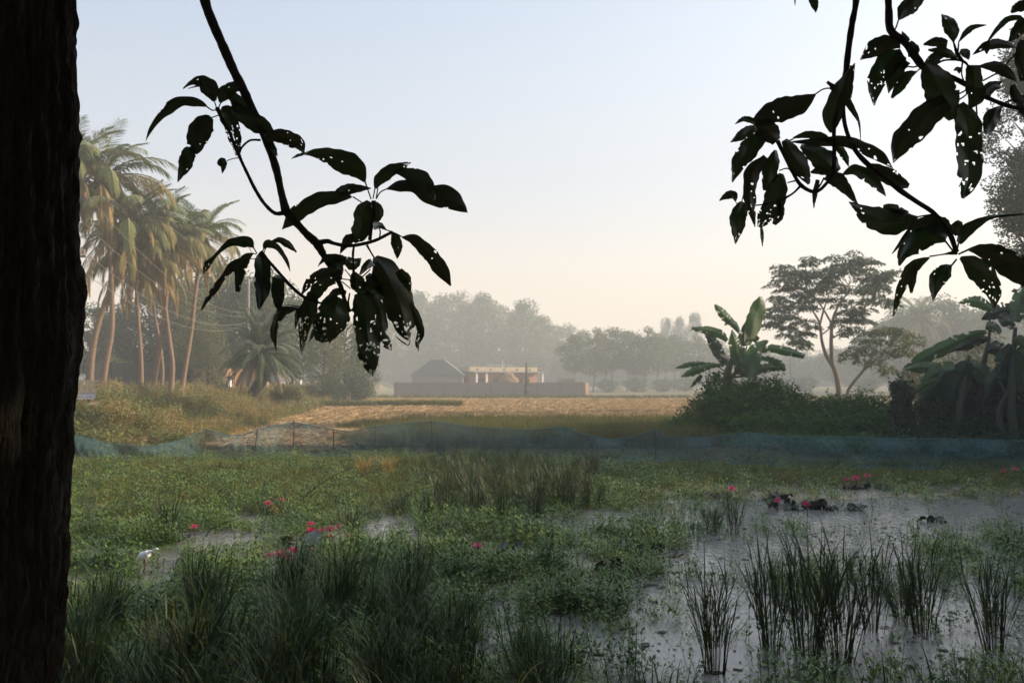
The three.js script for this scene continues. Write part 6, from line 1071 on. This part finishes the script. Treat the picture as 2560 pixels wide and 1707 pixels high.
  const bl = []; for (const [px, py] of [[2290, 1640], [2200, 1690], [2100, 1700], [2340, 1660], [2010, 1740], [1900, 1740], [2270, 1720], [1800, 1770]]) { const p = gp(px * Q, py * Q, 0); bl.push([mtx(p.x, -0.02, p.z, g.r(0, 6.28), g.r(0.7, 0.9)), col(1.4, 1.25, 0.9)]); }
  tag(instanced('ripe_rice', bent, riceMat, bl), 'yellowing bent rice with drooping ears at the bottom corner', 'rice');
  // floating scraps on the open water
  const fl = new GB(); { const q = makeRng(1500), c = fl.v(V(0, 0.004, 0)), n = 7; for (let k = 0; k < n; k++) { const a = k / n * 6.28; fl.v(V(Math.cos(a) * q.r(0.6, 1.3), q.r(0, 0.12), Math.sin(a) * q.r(0.4, 0.9))); } for (let k = 0; k < n; k++) fl.i.push(c, c + 1 + (k + 1) % n, c + 1 + k); }
  const dl = []; for (let i = 0; i < 16000; i++) { const z = -6 - 20 * Math.pow(g(), 1.1), x = g.r(-0.3, 0.62) * -z, [px, py] = near(x, z); if (g() > clamp(0.15 + 1.5 * fbm(x * 0.5 + 20, z * 1.6, 3), 0.06, 1)) continue; const s = g.r(0.01, 0.034) * (g() < 0.12 ? 2.2 : 1); dl.push([mtx(x, 0.006, z, g.r(0, 6.28), s, 0, 0, s * g.r(0.3, 1)), col(g.r(0.6, 1.6), g.r(0.6, 1.5), g.r(0.5, 1.1))]); }
  tag(instanced('pond_debris', fl.geo(), std(col(0.03, 0.032, 0.02)), dl), 'dark floating scraps scattered over the open water', 'debris');
}
// ------------------------------------------------------------------ water lilies and their dark leaves
{
  const g = makeRng(61), petals = new GB();
  for (const [n, el, len] of [[8, 0.25, 0.085], [8, 0.65, 0.08], [7, 1.05, 0.07]]) for (let k = 0; k < n; k++) { const a = k / n * 6.28 + el * 3 + g.r(-0.1, 0.1), e = el + g.r(-0.12, 0.12), d = V(Math.cos(a) * Math.cos(e), Math.sin(e), Math.sin(a) * Math.cos(e)), s = V(-Math.sin(a), 0, Math.cos(a)); petals.leaf(d.clone().multiplyScalar(0.008), d, s, len, 0.026, -0.18); }
  const lily = thing('water_lily', V(0, 0, 0), '', 'water lily', null), pm = leafy(col(0.66, 0.035, 0.19), 0.35, 0.8);
  const pg = petals.geo(); mesh('petals', pg, pm, lily).position.y = 0.16;
  const st = new GB(); st.tube(curvePts([V(0.02, -0.2, 0), V(0.01, 0, 0.01), V(0, 0.16, 0)], 6), 0.006, 6); mesh('stem', st.geo(), std(col(0.12, 0.04, 0.04)), lily);
  const se = new GB(); for (let k = 0; k < 4; k++) { const a = k * 1.571 + 0.4, d = V(Math.cos(a) * 0.97, 0.12, Math.sin(a) * 0.97); se.leaf(V(0, 0.155, 0), d, V(-Math.sin(a), 0, Math.cos(a)), 0.08, 0.03, -0.15); } mesh('sepals', se.geo(), leafy(col(0.18, 0.05, 0.06), 0.2, 0.6), lily);
  const ce = new THREE.SphereGeometry(0.014, 8, 6); mesh('stamens', ce, std(col(0.6, 0.3, 0.05)), lily).position.y = 0.175;
  const c3 = [160, 1040, 800 / 2352], c4 = [900, 1100, 800 / 2352], c5 = [1660, 1140, 900 / 2352], c7 = [680, 1280, 240 / 2352];
  const spots = [[c3, 1497, 645, 1, 'pink lily with a yellow scrap below it, left of the leaning twigs'], [c3, 1612, 620, 0.9, 'half-hidden pink lily beside the base of the leaning twigs'], [c3, 955, 815, 0.8, 'single crimson lily in the grass right of the broken stalk'],
    [c7, 935, 330, 1.1, 'crimson lily at the top left of the pink cluster'], [c7, 960, 505, 1.35, 'wide pink lily right above the upturned grey pad'], [c7, 1215, 465, 0.8, 'small pink lily between the wide one and the tall open one'], [c7, 1480, 440, 1.1, 'tall open pink lily at the right of the cluster'], [c7, 1640, 375, 0.75, 'small crimson lily at the far right of the cluster'], [c7, 1410, 635, 1.0, 'violet-pink lily just below the tall open one'], [c7, 1890, 585, 0.6, 'crimson bud-like lily behind the reeds in bright water'],
    [c7, 230, 1060, 1.3, 'largest pink lily of the trio low in the rice'], [c7, 490, 995, 1.15, 'crimson upright lily at the right of the low trio'], [c7, 390, 1160, 1.1, 'pink lily lowest of the trio in the rice'], [c3, 1505, 1020, 0.6, 'small faint pink lily left of the low trio'], [c7, 1010, 905, 0.5, 'tiny dark red lily under the grey pad'],
    [c4, 870, 783, 1.05, 'lone bright red lily in the middle of the weed carpet'], [c4, 1645, 232, 0.9, 'faint pink lily left of the dark leaf hump far off'], [c4, 1715, 232, 0.9, 'pink lily touching the dark leaf hump far off'],
    [c5, 448, 218, 1.25, 'pink lily above the dark reed clump in open water'], [c5, 748, 298, 1.1, 'pink lily on the left end of the big dark leaf pile'], [c5, 940, 323, 1.2, 'pink lily in the middle of the big dark leaf pile'], [c5, 1200, 160, 1, 'small pink lily at the left of the far leaf pile'], [c5, 1265, 152, 1.5, 'large pink lily on the far leaf pile'], [c5, 1335, 133, 1.1, 'pink lily standing right of the large one on the far leaf pile'], [c5, 2222, 102, 1.15, 'left pink lily of the pair at the dark right edge'], [c5, 2290, 88, 1.2, 'right pink lily of the pair at the dark right edge']];
  spots.forEach(([c, x, y, s, label], i) => {
    const p = gp(c[0] + x * c[2], c[1] + y * c[2], 0.2), o = i ? copyOf(lily, label) : lily; o.userData.label = label;
    o.position.set(p.x, 0.2 - 0.175 * s, p.z); o.scale.setScalar(s * 1.08); o.rotation.set(g.r(-0.15, 0.25), g.r(0, 6.28), g.r(-0.15, 0.15));
  });
  // crumpled, half-upright lily leaves
  const pads = [0, 1, 2].map((k) => { const q = makeRng(1600 + k), gb = new GB(), R = 7, A = 18, c = gb.v(V(0, 0.01, 0), 0.5, 0.5), curl = q.r(0.25, 0.7); for (let r = 1; r <= R; r++) for (let a = 0; a <= A; a++) { const an = 0.12 + (6.04) * a / A, rr = r / R * (1 + 0.06 * Math.sin(an * 3 + k)), w = Math.pow(r / R, 2); gb.v(V(Math.cos(an) * rr * 0.2, w * (0.05 * curl * (1 + Math.sin(an * 2 + k)) + 0.02 * Math.sin(an * 7 + k)), Math.sin(an) * rr * 0.2), 0.5 + Math.cos(an) * rr * 0.5, 0.5 + Math.sin(an) * rr * 0.5); } for (let a = 0; a < A; a++) gb.i.push(c, c + 1 + a + 1, c + 1 + a); const m = A + 1; for (let r = 0; r < R - 1; r++) for (let a = 0; a < A; a++) { const b = c + 1 + r * m + a; gb.i.push(b, b + 1, b + m, b + 1, b + m + 1, b + m); } return gb.geo(); });
  const padMat = [std(col(0.028, 0.026, 0.02), { roughness: 0.35 }), std(col(0.035, 0.042, 0.02), { roughness: 0.3 }), std(col(0.05, 0.03, 0.028), { roughness: 0.4 })], under = std(col(0.24, 0.27, 0.25), { roughness: 0.5 });
  const heaps = [[c5, 330, 265, 7, 1, 'dark leaf hump left of the flower over the reed clump'], [c5, 490, 275, 3, 0.8, 'low dark lily leaves right behind the reed clump'], [c5, 725, 280, 8, 1.1, 'dark lily leaf pile behind the big pile in open water'], [c5, 790, 335, 8, 1.0, 'left half of the big dark leaf pile with a flower at its end'], [c5, 940, 340, 8, 1.1, 'right half of the big dark leaf pile with a flower in it'], [c5, 1090, 340, 4, 0.7, 'small dark leaf scraps right of the big pile'], [c5, 1215, 345, 5, 0.9, 'dark leaf mound with a raised flap right of the big pile'], [c5, 1275, 205, 8, 1.2, 'far dark leaf pile carrying the largest flower'], [c5, 1390, 208, 4, 0.9, 'small dark leaves at the right end of the far pile'], [c5, 1760, 418, 5, 0.7, 'thin dark leaf scraps floating near the right edge water'], [c5, 2260, 140, 5, 1.2, 'dark lily leaves under the flower pair at the right edge'],
    [c4, 1750, 280, 6, 1.0, 'dark leaf hump among the weeds by the two far flowers'], [c4, 1850, 290, 4, 0.8, 'flat dark leaves right of the far hump'], [c4, 2190, 830, 6, 0.9, 'dark leaves with a pale edge at the border of weeds and water'], [c4, 1950, 955, 8, 0.95, 'long dark leaf raft in the weeds at the centre right'], [c4, 1060, 815, 5, 0.8, 'dark leaves right of the lone red lily'], [c4, 625, 670, 4, 0.8, 'dark scraggy leaves in the middle left gap'],
    [c7, 700, 790, 7, 0.9, 'dark leaf arch left of the upturned grey pad'], [c7, 1060, 870, 5, 0.9, 'dark leaves below the upturned grey pad'], [c3, 1590, 715, 6, 0.9, 'dark leaves at the foot of the leaning twigs'], [c3, 1720, 700, 3, 0.8, 'dark oval leaf right of the leaning twigs'], [c3, 880, 900, 4, 0.8, 'dark leaves in the grass right of the egret']];
  heaps.forEach(([c, x, y, n, s, label], i) => {
    const p = gp(c[0] + x * c[2], c[1] + y * c[2], 0.03), t = thing('lily_leaf_pile', V(p.x, Math.max(0, groundH(p.x, p.z)), p.z), label, 'lily leaves');
    for (let k = 0; k < n; k++) { const o = mesh('lily_leaf', pads[(i + k) % 3], padMat[(i + k) % 3], t); o.position.set(g.r(-0.34, 0.34) * s * (n > 5 ? 1.2 : 0.8), g.r(0.005, 0.05), g.r(-0.16, 0.16) * s); const up = g() < 0.55; o.rotation.set(up ? g.r(-1.3, 1.3) : g.r(-0.2, 0.2), g.r(0, 6.28), up ? g.r(-0.8, 0.8) : 0); o.scale.set(s * g.r(0.45, 0.75), s * g.r(0.6, 1.4), s * g.r(0.35, 0.6)); if (up) o.position.y += 0.03; }
  });
  { const p = gp(680 + 1040 * 240 / 2352, 1280 + 700 * 240 / 2352, 0.12), t = thing('upturned_lily_pad', V(p.x, 0, p.z), 'pale grey lily pad turned up on edge in the pink cluster', 'lily pad'); const o = mesh('pad', pads[1], under, t); o.position.y = 0.12; o.rotation.set(1.15, 0.5, 0.1); o.scale.setScalar(0.72); const s = new GB(); s.tube([V(0, -0.15, -0.05), V(0, 0.12, 0)], 0.007, 5); mesh('stalk', s.geo(), padMat[2], t); }
  { const p = gp(335 * Q, 1208 * Q, 0.06), t = thing('pale_lily', V(p.x, Math.max(0, groundH(p.x, p.z)) + 0.03, p.z), 'small cream-white flower in the sunlit weeds above the egret', 'flower'); mesh('petals', pg, leafy(col(0.75, 0.72, 0.6), 0.3, 0.5), t); }
  { const p = gp(160 + 1482 * c3[2], 1040 + 705 * c3[2], 0.03), t = thing('yellow_scrap', V(p.x, 0.03, p.z), 'small yellow leaf scrap below the pink lily', 'leaf'); mesh('scrap', pads[2], std(col(0.55, 0.42, 0.16)), t).scale.setScalar(0.25); }
  // twigs and stalks leaning over the pond
  const twig = std(col(0.035, 0.03, 0.022));
  const stalk = (pts, r, label) => { const c = c3, f = gp(c[0] + pts[0][0] * c[2], c[1] + pts[0][1] * c[2], 0), d = -f.z, p = curvePts(pts.map((q) => pt(c[0] + q[0] * c[2], c[1] + q[1] * c[2], d)), 14), gb = new GB(); gb.tube(p, p.map((_, k) => r * (1 - 0.6 * k / 14)), 5); const o = mesh('leaning_stalk', gb.geo(f), twig); o.position.copy(f); tag(o, label, 'stalk'); };
  stalk([[1640, 730], [1560, 640], [1480, 590], [1400, 545]], 0.012, 'dark twig leaning left over the pond near the pink lilies'); stalk([[1640, 700], [1740, 620], [1880, 500], [2020, 420], [2120, 375]], 0.011, 'long dark twig leaning right toward the net'); stalk([[1655, 745], [1580, 670], [1500, 580], [1430, 500]], 0.008, 'thin twig crossing behind the left leaning one'); stalk([[1040, 880], [1080, 830], [1200, 780], [1400, 720]], 0.01, 'low bent stalk lying over the weeds right of the crimson lily'); stalk([[800, 925], [790, 850], [782, 790]], 0.022, 'thick broken brown stalk beside the reed clump near the egret'); stalk([[1980, 720], [2090, 620], [2230, 510]], 0.008, 'faint slanting stalk over the weeds in the middle'); stalk([[2180, 720], [2280, 620], [2352, 545]], 0.008, 'slanting stalk right of the faint one');
}
// ------------------------------------------------------------------ bank weeds, berm grass, stubble
{
  const g = makeRng(7000);
  const weedClump = (seed, leaf, n, H) => { const q = makeRng(seed), gb = new GB(); for (let s = 0; s < n; s++) { const a = q.r(0, 6.28), out = q.r(0.05, 0.32), h = H * q.r(0.5, 1.1), b = V(q.r(-0.12, 0.12), -0.03, q.r(-0.12, 0.12)), tip = V(b.x + Math.cos(a) * out, h, b.z + Math.sin(a) * out); gb.withColor(1.1, 0.8, 0.6); gb.strip([b, b.clone().lerp(tip, 0.5).add(V(0, 0.06, 0)), tip], V(Math.sin(a), 0, -Math.cos(a)), [0.014, 0.011, 0.006]); for (let l = 0; l < 13; l++) { const t = 0.25 + 0.75 * l / 12, p = b.clone().lerp(tip, t), d = rndDir(q); d.y *= 0.6; d.normalize(); const k = q.r(0.7, 1.35); gb.withColor(k * (q() < 0.15 ? 1.5 : 1), k, k * 0.9); gb.card(p, d, sideOf(d, q), leaf * q.r(0.7, 1.3), leaf * 0.5); } } return gb.geo(); };
  const shapes = [weedClump(1701, 0.09, 9, 0.62), weedClump(1702, 0.075, 11, 0.8), clumpGeo(30, 0.62, 0.32, 0.014, 1703, { base: 0.16, bent: 0.5, dry: 0.4, seg: 4 })];
  const mats = [leafy(col(0.17, 0.155, 0.04), 0.35, 0.95, { vertexColors: true }), leafy(col(0.215, 0.188, 0.058), 0.3, 0.95, { vertexColors: true }), dryGrass];
  const lists = [[], [], []];
  for (let i = 0; i < 30000; i++) {
    const z = -29.6 - 80 * Math.pow(g(), 1.6), s = g.r(-7, 7.6), x = roadX(z) + s;
    if (Math.abs(s) < 2.3 && z < -20) continue; if (x < -16.3 && x > -20 && z < -36 && z > -44) continue;
    const [px] = near(x, z); if (px < 60 || px > 1100) continue;
    const n = fbm(x * 0.25, z * 0.25, 3), dim = 0.8 + 0.45 * (0.5 + 0.5 * noise2(x * 0.9 + 3, z * 0.9)), edge = s > 5.6 ? 0.4 : 1;
    if (g() > (0.62 + 0.5 * n) * edge) continue;
    const green = n + g.r(-0.3, 0.3) > (px < 330 ? -0.2 : -0.02), kind = g() < 0.3 ? 2 : green ? 0 : 1, k = g.r(0.75, 1.25) * dim;
    lists[kind].push([mtx(x, groundH(x, z), z, g.r(0, 6.28), g.r(0.45, 1.05) * (0.7 + 0.75 * Math.max(0, fbm(x * 0.55 + 5, z * 0.55, 2) + 0.25)) * (s < -2 ? 1.25 : 1) * (px < 235 && z < -32 && z > -45 ? 0.52 : 1)), col(k * (green ? 0.85 : 1), k * (green ? 1.15 : 1.04), k)]);
  }
  lists.forEach((l, k) => tag(instanced('bank_weeds', shapes[k], mats[k], l), ['green leafy weeds on the road bank', 'brown dry weeds on the road bank', 'straw-coloured grass on the road bank'][k], 'weeds'));
  [[232, 985, 36, 20, 35, 'green leafy bush low on the bank beside the trunk'], [445, 945, 26, 22, 44, 'green bush on the road bank below the rightmost palm'], [395, 925, 16, 14, 50, 'small dark bush at the foot of the palms'], [330, 938, 20, 12, 46, 'dark weedy bush under the straight palm'], [655, 900, 30, 18, 62, 'rounded green shrub on the bank right of the date palm']].forEach(([x, y, rx, ry, d, label], i) => mound('bank_bush', label, 'bush', [[x, y, rx, ry, d], [x + rx * 0.8, y + ry * 0.4, rx * 0.6, ry * 0.7, d - 0.4], [x - rx * 0.7, y + ry * 0.5, rx * 0.6, ry * 0.6, d]], i === 4 ? M.olive : i === 0 ? creeper : creeperDark, 880 + i, { dens: 170, leaf: 0.12, sprigs: 5 }));
  // berm of tall grass behind the net
  const bg = [0, 1].map((k) => clumpGeo(34, 0.85, 0.36, 0.014, 1800 + k, { base: 0.16, bent: 0.55, dry: 0.18, seg: 4 })), bl = [[], []];
  for (let i = 0; i < 15000; i++) {
    const z = -30.6 - 14 * Math.pow(g(), 1.2), x = g.r(-8, 17), [px] = near(x, z), left = lerp(-5.2, -7.5, sstep(-31, -45, z)) + 1.1 * noise2(z * 0.3, 2);
    if (x < left || px > 1640 - 3 * (z + 36) * (z < -36 ? 10 : 0)) continue; const ramp = sstep(left, left + 3.5, x);
    if (g() > (z < -38 ? 0.35 : 0.85)) continue;
    const k = g.r(0.7, 1.25), green = g() < 0.45;
    bl[i % 2].push([mtx(x, groundH(x, z) - 0.02, z, g.r(0, 6.28), g.r(0.6, 1.15) * lerp(0.6, 1, ramp)), col(k * (green ? 0.5 : 0.95), k * (green ? 0.75 : 0.9), k * 0.8)]);
  }
  bl.forEach((l, k) => tag(instanced('berm_grass', bg[k], dryGrass, l), ['ochre grass strip standing behind the net', 'olive grass mixed in the strip behind the net'][k], 'grass'));
  // stubble and loose straw over the field
  const straw = new GB(); { const q = makeRng(1900); for (let k = 0; k < 14; k++) { const a = q.r(0, 6.28), b = V(q.r(-0.35, 0.35), 0.01 + q.r(0, 0.05), q.r(-0.35, 0.35)), d = V(Math.cos(a), q.r(-0.02, 0.3), Math.sin(a)).normalize(), s = q.r(0.7, 1.3); straw.withColor(s, s, s); straw.strip([b, b.clone().addScaledVector(d, q.r(0.15, 0.4))], sideOf(d, q), [0.016, 0.008]); } }
  const sl = []; for (let i = 0; i < 26000; i++) { const z = -31 - 72 * Math.pow(g(), 1.5), x = roadX(z) + 5 + g() * (28 - z * 0.25), [px] = near(x, z); if (px < 100 || px > 2420) continue; if (g() > 0.6 + 0.5 * fbm(x * 0.3, z * 0.5, 2)) continue; const k = g.r(0.75, 1.3); sl.push([mtx(x, groundH(x, z), z, g.r(0, 6.28), g.r(0.7, 1.4) * (1 - z / 160)), col(k, k, k)]); }
  tag(instanced('field_straw', straw.geo(), std(col(0.46, 0.31, 0.15), { vertexColors: true }), sl), 'loose straw and stubble lying over the harvested field', 'straw');
  // low grass ridges across the field
  const rg = []; for (let i = 0; i < 3800; i++) { const far = g() < 0.7, z = far ? -126 + g.g() * 2 : -74 + g.g() * 0.8, x = far ? g.r(-30, 80) : g.r(-16, -4); rg.push([mtx(x, groundH(x, z), z, g.r(0, 6.28), g.r(0.5, 0.9)), col(g.r(0.5, 0.8), g.r(0.7, 1.0), 0.7)]); }
  tag(instanced('ridge_grass', bg[0], dryGrass, rg), 'low green grass ridges across the far field', 'grass');
}
renderer.setSize(1024, 682);
renderer.render(scene, camera);
